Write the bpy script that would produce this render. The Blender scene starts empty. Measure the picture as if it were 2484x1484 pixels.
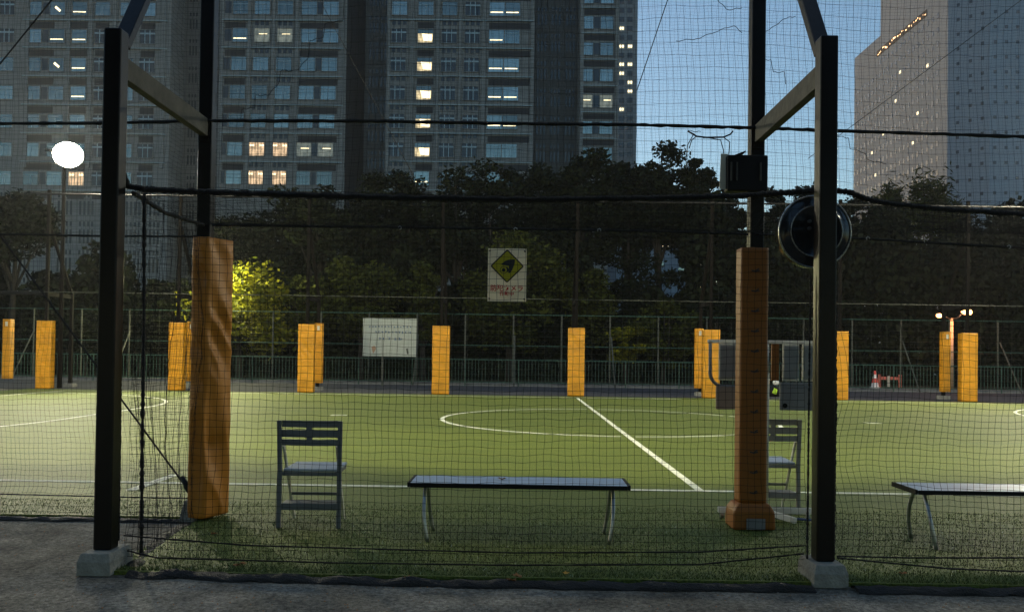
import bpy, math, random
import numpy as np
from mathutils import Vector, Matrix, noise
R = math.radians
S = bpy.context.scene
COL = S.collection

# ------------------------------------------------------------------ camera
FPX = 2005.0                                   # focal length in pixels of a 2484 px wide picture
cd = bpy.data.cameras.new("camera"); cam = bpy.data.objects.new("camera", cd); COL.objects.link(cam)
cd.sensor_width = 36; cd.lens = 36*FPX/2484; cd.shift_y = 86/2484
cd.clip_start = 0.05; cd.clip_end = 3000
CR = Matrix.Rotation(0.0085, 3, 'Z') @ Matrix.Rotation(math.pi/2+0.0150, 3, 'X') @ Matrix.Rotation(0.0138, 3, 'Z')
CP = Vector((0, 0, 1.21))
cam.matrix_world = Matrix.Translation(CP) @ CR.to_4x4()
S.camera = cam

def P(u, v, Y):
    """the point at distance Y from the camera line that is seen at u, v (2484 x 1484 frame)"""
    d = CR @ Vector(((u-1242)/FPX, -(v-828)/FPX, -1))
    return CP + d*(Y/d.y)

# ------------------------------------------------------------------ world, sun, exposure
W = bpy.data.worlds.new("World"); S.world = W; W.use_nodes = True
sk = W.node_tree.nodes.new('ShaderNodeTexSky'); sk.sky_type = 'NISHITA'; sk.sun_disc = False
sk.sun_elevation = R(5.0); sk.sun_rotation = R(-35); sk.ozone_density = 2.4; sk.dust_density = .8
W.node_tree.links.new(sk.outputs[0], W.node_tree.nodes['Background'].inputs[0])
W.node_tree.nodes['Background'].inputs[1].default_value = 0.165
sd = bpy.data.lights.new("sun", 'SUN'); sd.energy = 0.02; sd.angle = R(20); sd.color = (1, .85, .7)
so = bpy.data.objects.new("sun", sd); COL.objects.link(so)
so.rotation_euler = Vector((math.sin(R(-35))*math.cos(R(4.5)), math.cos(R(-35))*math.cos(R(4.5)), math.sin(R(4.5)))).to_track_quat('Z', 'Y').to_euler()
S.view_settings.view_transform = 'Standard'; S.view_settings.look = 'None'
S.view_settings.exposure = 0.93; S.view_settings.gamma = 1
S.cycles.sample_clamp_indirect = 4; S.cycles.max_bounces = 5

# ------------------------------------------------------------------ materials
def mat(name, col, rough=.6, metal=0, var=0, vscale=8, bump=0, bscale=40, emit=None, estr=0, spec=.5, detail=4, var2=None, stretch=None):
    m = bpy.data.materials.new(name); m.use_nodes = True
    nt = m.node_tree; b = nt.nodes['Principled BSDF']
    b.inputs['Base Color'].default_value = (*col, 1); b.inputs['Roughness'].default_value = rough
    b.inputs['Metallic'].default_value = metal; b.inputs['Specular IOR Level'].default_value = spec
    if emit: b.inputs['Emission Color'].default_value = (*emit, 1); b.inputs['Emission Strength'].default_value = estr
    if var or bump:
        tc = nt.nodes.new('ShaderNodeTexCoord'); src = tc.outputs['Object']
        if stretch:
            mp = nt.nodes.new('ShaderNodeMapping'); mp.inputs['Scale'].default_value = stretch
            nt.links.new(src, mp.inputs[0]); src = mp.outputs[0]
    if var:
        n = nt.nodes.new('ShaderNodeTexNoise'); n.inputs['Scale'].default_value = vscale; n.inputs['Detail'].default_value = detail
        n.inputs['Roughness'].default_value = .65
        r = nt.nodes.new('ShaderNodeValToRGB'); r.color_ramp.elements[0].position = .3; r.color_ramp.elements[1].position = .7
        c2 = var2 or tuple(c*(1-var) for c in col)
        r.color_ramp.elements[0].color = (*c2, 1); r.color_ramp.elements[1].color = (*[min(1, c*(1+var*.5)) for c in col], 1)
        nt.links.new(src, n.inputs[0]); nt.links.new(n.outputs[0], r.inputs[0]); nt.links.new(r.outputs[0], b.inputs['Base Color'])
    if bump:
        n = nt.nodes.new('ShaderNodeTexNoise'); n.inputs['Scale'].default_value = bscale; n.inputs['Detail'].default_value = 3
        bp = nt.nodes.new('ShaderNodeBump'); bp.inputs['Strength'].default_value = bump; bp.inputs['Distance'].default_value = .02
        nt.links.new(src, n.inputs[0]); nt.links.new(n.outputs[0], bp.inputs['Height']); nt.links.new(bp.outputs[0], b.inputs['Normal'])
    return m

M = {}
M['asphalt'] = mat('asphalt', (.215, .19, .155), .95, var=.6, vscale=3.0, bump=.6, bscale=90, spec=.12, detail=9)
M['path'] = mat('path_asphalt', (.055, .055, .062), .9, var=.3, vscale=3, spec=.2)
M['soil'] = mat('soil', (.05, .045, .035), .95, var=.5, vscale=2, bump=.5, bscale=20, spec=.1)
M['kerb'] = mat('kerb_stone', (.22, .22, .22), .9, var=.3, vscale=4)
M['steel'] = mat('dark_painted_steel', (.0050, .0040, .0036), .32, spec=.25, var=.4, vscale=6, bump=.05, bscale=30)
M['steel_grey'] = mat('weathered_steel_beam', (.085, .078, .062), .7, spec=.2, var=.45, vscale=7, bump=.2, bscale=25)
M['concrete'] = mat('cast_concrete', (.26, .25, .22), .9, var=.4, vscale=9, bump=.5, bscale=60, spec=.2)
M['net'] = mat('black_net_cord', (.012, .012, .012), .8, spec=.15)
M['rope'] = mat('black_rope', (.015, .014, .014), .7, var=.5, vscale=60, bump=.8, bscale=120, spec=.3)
M['pad_near'] = mat('ochre_vinyl', (.26, .082, .006), .5, spec=.35, var=.10, vscale=3, bump=.12, bscale=9)  # darker copy, shade of the unlit pad front put into the colour
M['pad_lit'] = mat('lit_ochre_vinyl', (.50, .175, .012), .5, spec=.35, var=.12, vscale=2.5, bump=.06, bscale=6)  # same vinyl brightened for the left pad, floodlight put into the colour
M['steel_far'] = mat('brown_painted_steel', (.009, .007, .006), .8, spec=.08, var=.3)
M['pad_far'] = mat('yellow_orange_vinyl', (.76, .32, .006), .48, var=.34, vscale=2.2, bump=.9, bscale=7, stretch=(1, 1, 2.2))
M['strap'] = mat('dark_strap', (.05, .03, .02), .7)
M['chair'] = mat('grey_painted_wood', (.12, .125, .13), .55, var=.25, vscale=9)
M['chair_warm_lit'] = mat('warm_lit_painted_wood', (.26, .235, .20), .55, var=.25, vscale=9)  # same chair wood, warm field light put into the colour
M['chair_seat'] = mat('grey_blue_seat', (.36, .40, .46), .5, var=.15, vscale=9)
M['tube'] = mat('galvanised_tube', (.45, .45, .44), .3, metal=.85, var=.3, vscale=12)
M['bench'] = mat('grey_blue_bench_board', (.42, .50, .60), .42, var=.15, vscale=4, stretch=(.3, 8, 1))
M['black'] = mat('black_plastic', (.006, .006, .006), .6, spec=.2)
M['blackgloss'] = mat('black_gloss_plastic', (.02, .022, .024), .16, spec=.6)
M['white'] = mat('white_paint', (.72, .72, .68), .5, var=.12, vscale=6)
M['cream'] = mat('cream_paint', (.62, .58, .45), .5, var=.15, vscale=6)
M['card'] = mat('flip_card_plastic', (.74, .73, .68), .55, var=.15, vscale=5)
M['board'] = mat('grey_brown_board', (.36, .30, .25), .6, var=.2, vscale=5)
M['boardgrey'] = mat('grey_board', (.30, .30, .30), .6, var=.2, vscale=5)
M['sign'] = mat('sign_sheet', (.85, .80, .66), .45, var=.08, vscale=6)
M['signboard'] = mat('weathered_white_board', (.42, .44, .38), .6, var=.16, vscale=2.5)
M['yellow'] = mat('sign_yellow', (.62, .52, .015), .5)
M['ink'] = mat('sign_black', (.012, .012, .014), .5)
M['red'] = mat('sign_red', (.50, .03, .035), .5)
M['blue'] = mat('sign_blue', (.08, .13, .22), .6)
M['rust'] = mat('rust_stain', (.36, .22, .14), .8)
M['railing'] = mat('green_railing_paint', (.035, .085, .06), .6, var=.3, vscale=5)
M['mesh_post'] = mat('grey_fence_post', (.07, .072, .055), .7, var=.4, vscale=5)
M['bark'] = mat('bark', (.018, .014, .010), .95, var=.4, vscale=8, bump=.8, bscale=20)
M['lamp_white'] = mat('floodlight_glass', (1, 1, 1), .3, emit=(1, .95, .72), estr=60)
M['lamp_orange'] = mat('sodium_lamp_glass', (1, .6, .3), .3, emit=(1, .40, .14), estr=3.2)
M['leaf_litter'] = mat('fallen_leaf', (.30, .12, .03), .8, var=.5, vscale=30)
M['leaf_yellow'] = mat('yellow_fallen_leaf', (.5, .26, .03), .8)
M['lime'] = mat('lime_fabric', (.45, .7, .03), .6)

def translucent(m, f):
    nt = m.node_tree; b = nt.nodes['Principled BSDF']; t = nt.nodes.new('ShaderNodeBsdfTranslucent'); x = nt.nodes.new('ShaderNodeMixShader'); x.inputs[0].default_value = f
    lk = b.inputs['Base Color'].links
    if lk: nt.links.new(lk[0].from_socket, t.inputs[0])
    else: t.inputs[0].default_value = b.inputs['Base Color'].default_value
    nt.links.new(b.outputs[0], x.inputs[1]); nt.links.new(t.outputs[0], x.inputs[2]); nt.links.new(x.outputs[0], nt.nodes['Material Output'].inputs[0])
for k_, f_ in (('card', .65), ('sign', .35), ('board', .4), ('boardgrey', .4), ('yellow', .25)): translucent(M[k_], f_)

_n = M['asphalt'].node_tree; _b = _n.nodes['Principled BSDF']; _src = _b.inputs['Base Color'].links[0].from_socket
_tc = _n.nodes.new('ShaderNodeTexCoord')
for _sc, _lo, _hi, _a, _c in ((38, .35, .68, .45, 1.6), (140, .3, .7, .5, 1.5), (.9, .35, .65, .65, 1.3)):
    _no = _n.nodes.new('ShaderNodeTexNoise'); _no.inputs['Scale'].default_value = _sc; _no.inputs['Detail'].default_value = 5; _no.inputs['Roughness'].default_value = .7
    _r = _n.nodes.new('ShaderNodeValToRGB'); _r.color_ramp.elements[0].position = _lo; _r.color_ramp.elements[1].position = _hi
    _r.color_ramp.elements[0].color = (_a, _a, _a, 1); _r.color_ramp.elements[1].color = (_c, _c, _c, 1)
    _mx = _n.nodes.new('ShaderNodeMixRGB'); _mx.blend_type = 'MULTIPLY'; _mx.inputs[0].default_value = 1
    _n.links.new(_tc.outputs['Object'], _no.inputs[0]); _n.links.new(_no.outputs[0], _r.inputs[0]); _n.links.new(_src, _mx.inputs[1]); _n.links.new(_r.outputs[0], _mx.inputs[2]); _src = _mx.outputs[0]
_n.links.new(_src, _b.inputs['Base Color'])

# ------------------------------------------------------------------ mesh helpers
class MB:
    def __init__(s): s.v = []; s.f = []; s.m = []; s.mi = 0
    def add(s, vs, fs):
        o = len(s.v); s.v += [tuple(v) for v in vs]; s.f += [tuple(i+o for i in f) for f in fs]; s.m += [s.mi]*len(fs); return s
    def box(s, x0, x1, y0, y1, z0, z1, M_=None):
        vs = [Vector((x, y, z)) for z in (z0, z1) for y in (y0, y1) for x in (x0, x1)]
        if M_: vs = [M_ @ v for v in vs]
        return s.add(vs, [(0, 2, 3, 1), (4, 5, 7, 6), (0, 1, 5, 4), (1, 3, 7, 5), (3, 2, 6, 7), (2, 0, 4, 6)])
    def bar(s, a, b, w, h, up=(0, 0, 1)):
        a = Vector(a); b = Vector(b); d = (b-a); L = d.length; d /= L
        x = d.cross(Vector(up))
        if x.length < 1e-4: x = d.cross(Vector((0, 1, 0)))
        x.normalize(); z = x.cross(d)
        vs = [a+x*sx*w/2+z*sz*h/2+d*t for t in (0, L) for sx, sz in ((-1, -1), (1, -1), (1, 1), (-1, 1))]
        return s.add(vs, [(0, 1, 2, 3), (7, 6, 5, 4), (0, 4, 5, 1), (1, 5, 6, 2), (2, 6, 7, 3), (3, 7, 4, 0)])
    def tube(s, pts, r, n=8, closed=False, caps=True):
        pts = [Vector(p) for p in pts]; N = len(pts); o = len(s.v); prev = None
        rr = r if isinstance(r, (list, tuple)) else [r]*N
        for i, p in enumerate(pts):
            t = (pts[(i+1) % N]-pts[i-1]) if closed else (pts[min(i+1, N-1)]-pts[max(i-1, 0)])
            t.normalize()
            if prev is None:
                x = t.cross(Vector((0, 0, 1)))
                if x.length < .1: x = t.cross(Vector((0, 1, 0)))
            else: x = prev - t*prev.dot(t)
            x.normalize(); prev = x; y = t.cross(x)
            for k in range(n):
                a = 2*math.pi*k/n; s.v.append(tuple(p+(x*math.cos(a)+y*math.sin(a))*rr[i]))
        for i in range(N if closed else N-1):
            j = (i+1) % N
            for k in range(n): s.f.append((o+i*n+k, o+i*n+(k+1) % n, o+j*n+(k+1) % n, o+j*n+k)); s.m.append(s.mi)
        if caps and not closed:
            s.f.append(tuple(o+k for k in range(n))[::-1]); s.f.append(tuple(o+(N-1)*n+k for k in range(n))); s.m += [s.mi]*2
        return s
    def prism(s, poly, y0, y1):
        """outline in x,z pushed from y0 to y1"""
        n = len(poly); vs = [(x, y0, z) for x, z in poly]+[(x, y1, z) for x, z in poly]
        return s.add(vs, [tuple(range(n)), tuple(range(2*n-1, n-1, -1))]+[(i, i+n, (i+1) % n+n, (i+1) % n) for i in range(n)])
    def build(s, name, m, parent=None, smooth=False, bevel=0, loc=None):
        me = bpy.data.meshes.new(name); me.from_pydata(s.v, [], s.f); me.update()
        ms = m if isinstance(m, (list, tuple)) else [m]
        for k in ms: me.materials.append(k)
        if len(ms) > 1: me.polygons.foreach_set('material_index', s.m)
        if smooth: me.polygons.foreach_set('use_smooth', [True]*len(me.polygons))
        o = bpy.data.objects.new(name, me); COL.objects.link(o)
        if parent: o.parent = parent
        if loc is not None: o.location = loc
        if bevel:
            b = o.modifiers.new('bevel', 'BEVEL'); b.width = bevel; b.segments = 2; b.limit_method = 'ANGLE'
        return o

def tag(o, label=None, cat=None, group=None, kind=None):
    if label: o['label'] = label
    if cat: o['category'] = cat
    if group: o['group'] = group
    if kind: o['kind'] = kind
    return o
def thing(name, loc, label, cat, group=None, rz=0):
    o = bpy.data.objects.new(name, None); COL.objects.link(o); o.location = loc; o.rotation_euler = (0, 0, rz)
    o.empty_display_size = .1
    return tag(o, label, cat, group)
def copy_tree(o, parent=None):
    c = o.copy(); COL.objects.link(c)
    if parent: c.parent = parent
    for ch in list(o.children): copy_tree(ch, c)
    return c
def np_mesh(name, V, F, mats, parent=None, nper=4, mi=None):
    me = bpy.data.meshes.new(name); nv = len(V); nf = len(F)
    me.vertices.add(nv); me.vertices.foreach_set('co', V.astype('f').ravel())
    me.loops.add(nf*nper); me.loops.foreach_set('vertex_index', F.astype('i').ravel())
    me.polygons.add(nf); me.polygons.foreach_set('loop_start', np.arange(nf, dtype='i')*nper)
    if mi is not None: me.polygons.foreach_set('material_index', mi.astype('i'))
    me.update(calc_edges=True)
    for m in mats: me.materials.append(m)
    o = bpy.data.objects.new(name, me); COL.objects.link(o)
    if parent: o.parent = parent
    return o

# ------------------------------------------------------------------ setting: ground, turf, markings
def sheet(name, polys, z, m, kind='structure', **k):
    mb = MB()
    for p in polys: mb.add([(x, y, z) for x, y in p], [tuple(range(len(p)))])
    return tag(mb.build(name, m), kind=kind, **k)
sheet('ground', [[(-260, -30), (260, -30), (260, 330), (-260, 330)]], -.022, M['asphalt'])

# artificial turf: mesh slab with an L shaped near edge
TM = bpy.data.materials.new('artificial_turf'); TM.use_nodes = True
nt = TM.node_tree; b = nt.nodes['Principled BSDF']; L = nt.links.new
tc = nt.nodes.new('ShaderNodeTexCoord')
n1 = nt.nodes.new('ShaderNodeTexNoise'); n1.inputs['Scale'].default_value = 1.1; n1.inputs['Detail'].default_value = 8; n1.inputs['Roughness'].default_value = .75
n2 = nt.nodes.new('ShaderNodeTexNoise'); n2.inputs['Scale'].default_value = 60; n2.inputs['Detail'].default_value = 3
mpg = nt.nodes.new('ShaderNodeMapping'); mpg.inputs['Scale'].default_value = (.35, 1.6, 1)
L(tc.outputs['Object'], mpg.inputs[0]); L(mpg.outputs[0], n1.inputs[0]); L(tc.outputs['Object'], n2.inputs[0])
r1 = nt.nodes.new('ShaderNodeValToRGB'); r1.color_ramp.elements[0].position = .32; r1.color_ramp.elements[1].position = .72
r1.color_ramp.elements[0].color = (.088, .118, .014, 1); r1.color_ramp.elements[1].color = (.148, .174, .024, 1)
r2 = nt.nodes.new('ShaderNodeValToRGB'); r2.color_ramp.elements[0].position = .35; r2.color_ramp.elements[1].position = .7
r2.color_ramp.elements[0].color = (.55, .55, .55, 1); r2.color_ramp.elements[1].color = (1.35, 1.35, 1.3, 1)
mx = nt.nodes.new('ShaderNodeMixRGB'); mx.blend_type = 'MULTIPLY'; mx.inputs[0].default_value = 1
L(n1.outputs[0], r1.inputs[0]); L(n2.outputs[0], r2.inputs[0]); L(r1.outputs[0], mx.inputs[1]); L(r2.outputs[0], mx.inputs[2]); L(mx.outputs[0], b.inputs['Base Color'])
b.inputs['Roughness'].default_value = .62; b.inputs['Specular IOR Level'].default_value = .3
bp = nt.nodes.new('ShaderNodeBump'); bp.inputs['Strength'].default_value = .8; bp.inputs['Distance'].default_value = .02
L(n2.outputs[0], bp.inputs['Height']); L(bp.outputs[0], b.inputs['Normal'])
YN = 4.50                                   # near turf edge inside the net bay
mb = MB()
outl = [(-2.27, YN), (18.2, YN), (18.2, 24.05), (-14.3, 24.05), (-14.3, 5.98), (-2.27, 5.98)]
n = len(outl)
mb.add([(x, y, 0) for x, y in outl]+[(x, y, -.021) for x, y in outl], [tuple(range(n))]+[(i, i+n, (i+1) % n+n, (i+1) % n) for i in range(n)])
tag(mb.build('turf', TM), kind='structure')

LM = mat('white_turf_line', (.75, .75, .60), .75, var=.35, vscale=14, spec=.2, bump=.6, bscale=60)
def line_strip(pts, w, z=.004):
    out = []; pts = [Vector(p) for p in pts]
    for i, p in enumerate(pts):
        t = (pts[min(i+1, len(pts)-1)]-pts[max(i-1, 0)]).normalized(); nrm = Vector((-t.y, t.x)); j = 1+.10*noise.noise(Vector((p.x*9, p.y*9, 0)))
        out.append((p+nrm*w/2*j, p-nrm*w/2*j))
    return out
CX, CY = 1.65, 15.4; XL, XR = -12.8, 16.1; Y0, Y1 = 7.47, 23.3
mb = MB()
def put(pts, w=.075):
    st = line_strip(pts, w)
    for (a, c), (d, e) in zip(st[:-1], st[1:]):
        mb.add([(a.x, a.y, .004), (c.x, c.y, .004), (e.x, e.y, .004), (d.x, d.y, .004)], [(0, 1, 2, 3)])
def seg(a, b_, n=40): return [(a[0]+(b_[0]-a[0])*i/n, a[1]+(b_[1]-a[1])*i/n) for i in range(n+1)]
def arc(cx, cy, r, a0, a1, n=40): return [(cx+r*math.cos(R(a0+(a1-a0)*i/n)), cy+r*math.sin(R(a0+(a1-a0)*i/n))) for i in range(n+1)]
put(seg((XL, Y0), (XR, Y0), 300)); put(seg((XL, Y1), (XR, Y1), 100)); put(seg((XL, Y0+.04), (XL, Y1-.04), 100)); put(seg((XR, Y0+.04), (XR, Y1-.04)))
put(seg((CX, Y0+.04), (CX, Y1-.04), 200)); put(arc(CX, CY, 3.05, 92, 268, 80)); put(arc(CX, CY, 3.05, -88, -28, 30)); put(arc(CX, CY, 3.08, -26, 30, 30)); put(arc(CX, CY, 3.02, 32, 88, 30))
for sx, gx in ((1, XL), (-1, XR)):
    put([(gx+sx*x, y) for x, y in [(5.1, CY-1.58+3.16*i/20) for i in range(21)]])
    put([(gx+sx*5.1*math.cos(R(a)), CY+1.60+5.1*math.sin(R(a))) for a in np.linspace(0, 89, 30)]); put([(gx+sx*5.1*math.cos(R(a)), CY-1.60-5.1*math.sin(R(a))) for a in np.linspace(0, 89, 30)])
    put(seg((gx+sx*9.25, CY+.28), (gx+sx*9.55, CY+.28), 3), .22)
put(seg((CX-4.95, Y0-.42), (CX-4.95, Y0-.05), 10), .09); put(seg((CX-4.95, Y0+.05), (CX-4.95, Y0+.5), 10), .09)
put(seg((CX+4.95, Y0-.42), (CX+4.95, Y0-.05), 10), .09); put(seg((CX+4.95, Y0+.05), (CX+4.95, Y0+.5), 10), .09)
tag(mb.build('pitch_markings', LM), kind='structure')

# turf blades near the camera (uncountable)
rng = np.random.default_rng(5)
def blades(n, x0, x1, y0, y1, h0, h1, w):
    t = rng.random(n)**1.6; y = y0+(y1-y0)*t; x = x0+(x1-x0)*rng.random(n)
    ok = ~((x < -2.27) & (y < 5.99)); x, y = x[ok], y[ok]; n = len(x)
    h = h0+(h1-h0)*rng.random(n); a = rng.random(n)*np.pi; lx = rng.normal(0, .55, n)*h; ly = rng.normal(0, .55, n)*h
    V = np.zeros((n, 3, 3)); ww = w*(.7+.6*rng.random(n))
    V[:, 0] = np.stack([x-np.cos(a)*ww, y-np.sin(a)*ww, -0.002*np.ones(n)], 1); V[:, 1] = np.stack([x+np.cos(a)*ww, y+np.sin(a)*ww, -0.002*np.ones(n)], 1)
    V[:, 2] = np.stack([x+lx, y+ly, h], 1)
    return V.reshape(-1, 3), np.arange(n*3).reshape(-1, 3)
GB = mat('turf_blade', (.052, .078, .012), .55, var=.35, vscale=3, spec=.35)
GB2 = mat('glinting_turf_blade', (.55, .6, .45), .22, spec=1.0)  # few pale glossy blades, floodlight glints put into their colour
V1, F1 = blades(90000, -5.2, 5.6, 4.52, 6.6, .006, .020, .0022)
tag(np_mesh('turf_blades', V1, F1, [GB, GB2], nper=3, mi=(rng.random(len(F1)) < .02)), 'short olive green plastic blades of the artificial turf', 'turf blades', kind='stuff')

_g = np.random.default_rng(11); n_ = 2600
gx = _g.uniform(-5.2, 5.6, n_); gy = np.where(gx < -2.3, _g.uniform(3.6, 5.85, n_), _g.uniform(3.6, 4.4, n_)); gs = _g.uniform(.0015, .0055, n_)
gv = np.stack([np.stack([gx+gs*a, gy+gs*b_, -.022+gs*c], 1) for a, b_, c in ((-1, -.8, 0), (1, -.7, 0), (.1, 1, 0), (0, 0, 1.1))], 1).reshape(-1, 3)
gf = (np.arange(n_)[:, None, None]*4+np.array([[0, 1, 3], [1, 2, 3], [2, 0, 3]])[None]).reshape(-1, 3)
tag(np_mesh('grit', gv, gf, [M['concrete'], M['leaf_litter']], nper=3, mi=np.repeat(_g.random(n_) < .25, 3)), 'loose grit and crumbs scattered on the dark pavement in front', 'grit', kind='stuff')

# far side: path, kerb, planting soil
sheet('path', [[(-60, 24.06), (60, 24.06), (60, 31.2), (-60, 31.2)]], -.012, M['path'])
mb = MB(); mb.box(-60, 60, 31.21, 31.36, -.02, .10); tag(mb.build('kerb', M['kerb'], bevel=.01), kind='structure')
sheet('planting_bed', [[(-70, 31.37), (70, 31.37), (70, 60), (-70, 60)]], .03, M['soil'])

# ------------------------------------------------------------------ support frames of the ball net
YR, YF = 5.95, 4.59                            # tall post row and outer post row
XP = [-2.28, 1.69]
def frame_mesh():
    """local: tall post at origin, outer post at y = -1.36"""
    d = {}
    d['tall_post'] = MB().box(-.05, .05, -.05, .05, -.02, 5.9)
    d['outer_post'] = MB().box(-.049, .049, -1.36-.049, -1.36+.049, .10, 2.99)
    d['beam'] = MB().box(-.028, .028, -1.36+.050, -.051, 2.74, 2.865)
    d['brace'] = MB().bar((0, -1.36+.051, 2.92), (0, -.052, 4.86), .05, .09, up=(1, 0, 0))
    cb = MB(); w0, w1 = .092, .078; l0, l1 = .135, .12
    cb.add([(sx*w0, -1.36+sy*l0, -.02) for sy in (-1, 1) for sx in (-1, 1)]+[(sx*w0, -1.36+sy*l0, .055) for sy in (-1, 1) for sx in (-1, 1)]+[(sx*w1, -1.36+sy*l1, .10) for sy in (-1, 1) for sx in (-1, 1)],
           [(0, 2, 3, 1), (8, 9, 11, 10)]+[(a+o, b_+o, b_+o+4, a+o+4) for o in (0, 4) for a, b_ in ((0, 1), (1, 3), (3, 2), (2, 0))])
    d['concrete_base'] = cb
    return d
FM = frame_mesh()
def make_frame(label, group):
    t = thing('net_support_frame', (0, 0, 0), label, 'net frame', group)
    for k, mt, bv in (('tall_post', 'steel', .009), ('outer_post', 'steel', .009), ('beam', 'steel_grey', .004), ('brace', 'steel', .004), ('concrete_base', 'concrete', .006)):
        FM[k].build(k, M[mt], t, bevel=bv)
    for y0 in (-1.36+.0495, -.0625): MB().box(-.034, .034, y0, y0+.012, 2.70, 2.90).build('bolt_plate', M['steel'], t)
    return t
f0 = make_frame('black steel net frame on the left concrete block, ochre pad round its rear post', 'near side net frames')
f0.location = (XP[0], YR, 0)
f1 = copy_tree(f0); f1.location = (XP[1], YR, 0)
f1['label'] = 'black steel net frame at right carrying the round dark drum and the black box'

# ------------------------------------------------------------------ pads
def pad_mesh(w, d, h, z0, fold, seed, nx=10, ny=6, nz=60, twist=0):
    """rounded rectangular vinyl sleeve with creases pushed into it"""
    mb = MB(); ring = []
    rr = .022
    per = []
    for cx, cy, a0 in ((w/2-rr, d/2-rr, 0), (-w/2+rr, d/2-rr, 90), (-w/2+rr, -d/2+rr, 180), (w/2-rr, -d/2+rr, 270)):
        for k in range(4): a = R(a0+30*k); per.append((cx+rr*math.cos(a), cy+rr*math.sin(a), math.cos(a), math.sin(a)))
        nxt = {0: ('x', nx), 90: ('y', ny), 180: ('x', nx), 270: ('y', ny)}[a0]
        if a0 == 0:   pts = [(w/2-rr-(w-2*rr)*i/nx, d/2, 0, 1) for i in range(1, nx)]
        elif a0 == 90: pts = [(-w/2, d/2-rr-(d-2*rr)*i/ny, -1, 0) for i in range(1, ny)]
        elif a0 == 180: pts = [(-w/2+rr+(w-2*rr)*i/nx, -d/2, 0, -1) for i in range(1, nx)]
        else: pts = [(w/2, -d/2+rr+(d-2*rr)*i/ny, 1, 0) for i in range(1, ny)]
        per += pts
    n = len(per)
    for i in range(nz+1):
        z = z0+h*i/nz
        for x, y, ax, ay in per:
            q = Vector((x*7+seed, y*7, z*2.1))
            per_ = (x-y)*(9 if ax+ay > 0 else -9)
            s1 = noise.noise(Vector((per_*.55-z*2.6+seed+1.2*math.sin(z*1.7), z*1.5, seed+per_*.12)))             # long diagonal folds
            s2 = noise.noise(Vector((x*4+seed*3, y*4, z*11)))
            dsp = fold*(-abs(s1)*1.6+.45)+fold*.14*s2
            fx = min(w/2-abs(x), 1)/(w/2) if abs(ay) > .9 else (min(d/2-abs(y), 1)/(d/2) if abs(ax) > .9 else 0)
            e = min(i, nz-i)/2.0; dsp *= min(1, .3+e*.35)*(.18+.82*min(1, fx*1.6))
            mb.v.append((x+ax*dsp, y+ay*dsp, z+.004*noise.noise(Vector((x*20, y*20, seed))) if i in (0, nz) else z))
    for i in range(nz):
        for k in range(n): mb.f.append((i*n+k, i*n+(k+1) % n, (i+1)*n+(k+1) % n, (i+1)*n+k)); mb.m.append(0)
    mb.f.append(tuple(nz*n+k for k in range(n))); mb.f.append(tuple(range(n))[::-1]); mb.m += [0, 0]
    return mb
GP = 'orange vinyl pads around the near posts'
t = thing('post_pad', (-2.23, 5.975, 0), 'creased glossy ochre post pad beside the folding chair, on the left', 'post pad', GP, rz=R(-20))
pad_mesh(.145, .28, 1.99, .02, .060, 3.1, nx=10, ny=24, nz=120).build('sleeve', M['pad_lit'], t, smooth=True)
t = thing('post_pad', (XP[1]-.026, YR-.02, 0), 'dark orange post pad with flared foot cover in front of the scoreboard', 'post pad', GP)
pad_mesh(.195, .16, 1.80, .185, .007, 8.3, nx=14, ny=10, nz=90).build('sleeve', M['pad_near'], t, smooth=True)
fc = MB(); w0, w1, d0, d1 = .150, .11, .125, .10
fc.add([(sx*w0, sy*d0, 0) for sy in (-1, 1) for sx in (-1, 1)]+[(sx*w0*.97, sy*d0*.97, .13) for sy in (-1, 1) for sx in (-1, 1)]+[(sx*w1, sy*d1, .185) for sy in (-1, 1) for sx in (-1, 1)],
       [(0, 2, 3, 1), (8, 9, 11, 10)]+[(a+o, b_+o, b_+o+4, a+o+4) for o in (0, 4) for a, b_ in ((0, 1), (1, 3), (3, 2), (2, 0))])
fc.build('foot_cover', M['pad_near'], t, bevel=.02)
lace = None
for i in range(12):
    z = .26+i*.142
    if lace is None:
        st = MB(); st.bar((-.028, -.0865, 0), (.0, -.088, -.006), .005, .010); st.bar((0, -.088, -.006), (.028, -.0865, 0), .005, .010); st.bar((.002, -.088, 0), (.024, -.088, .014), .004, .008); lace = st.build('lacing_knot', M['strap'], t); o = lace
    else: o = lace.copy(); COL.objects.link(o)
    o.location = (0, 0, z)
pl = MB(); pl.box(-.06, .07, -.136, -.131, .01, .085); pl.build('foot_patch', M['boardgrey'], t)

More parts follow.
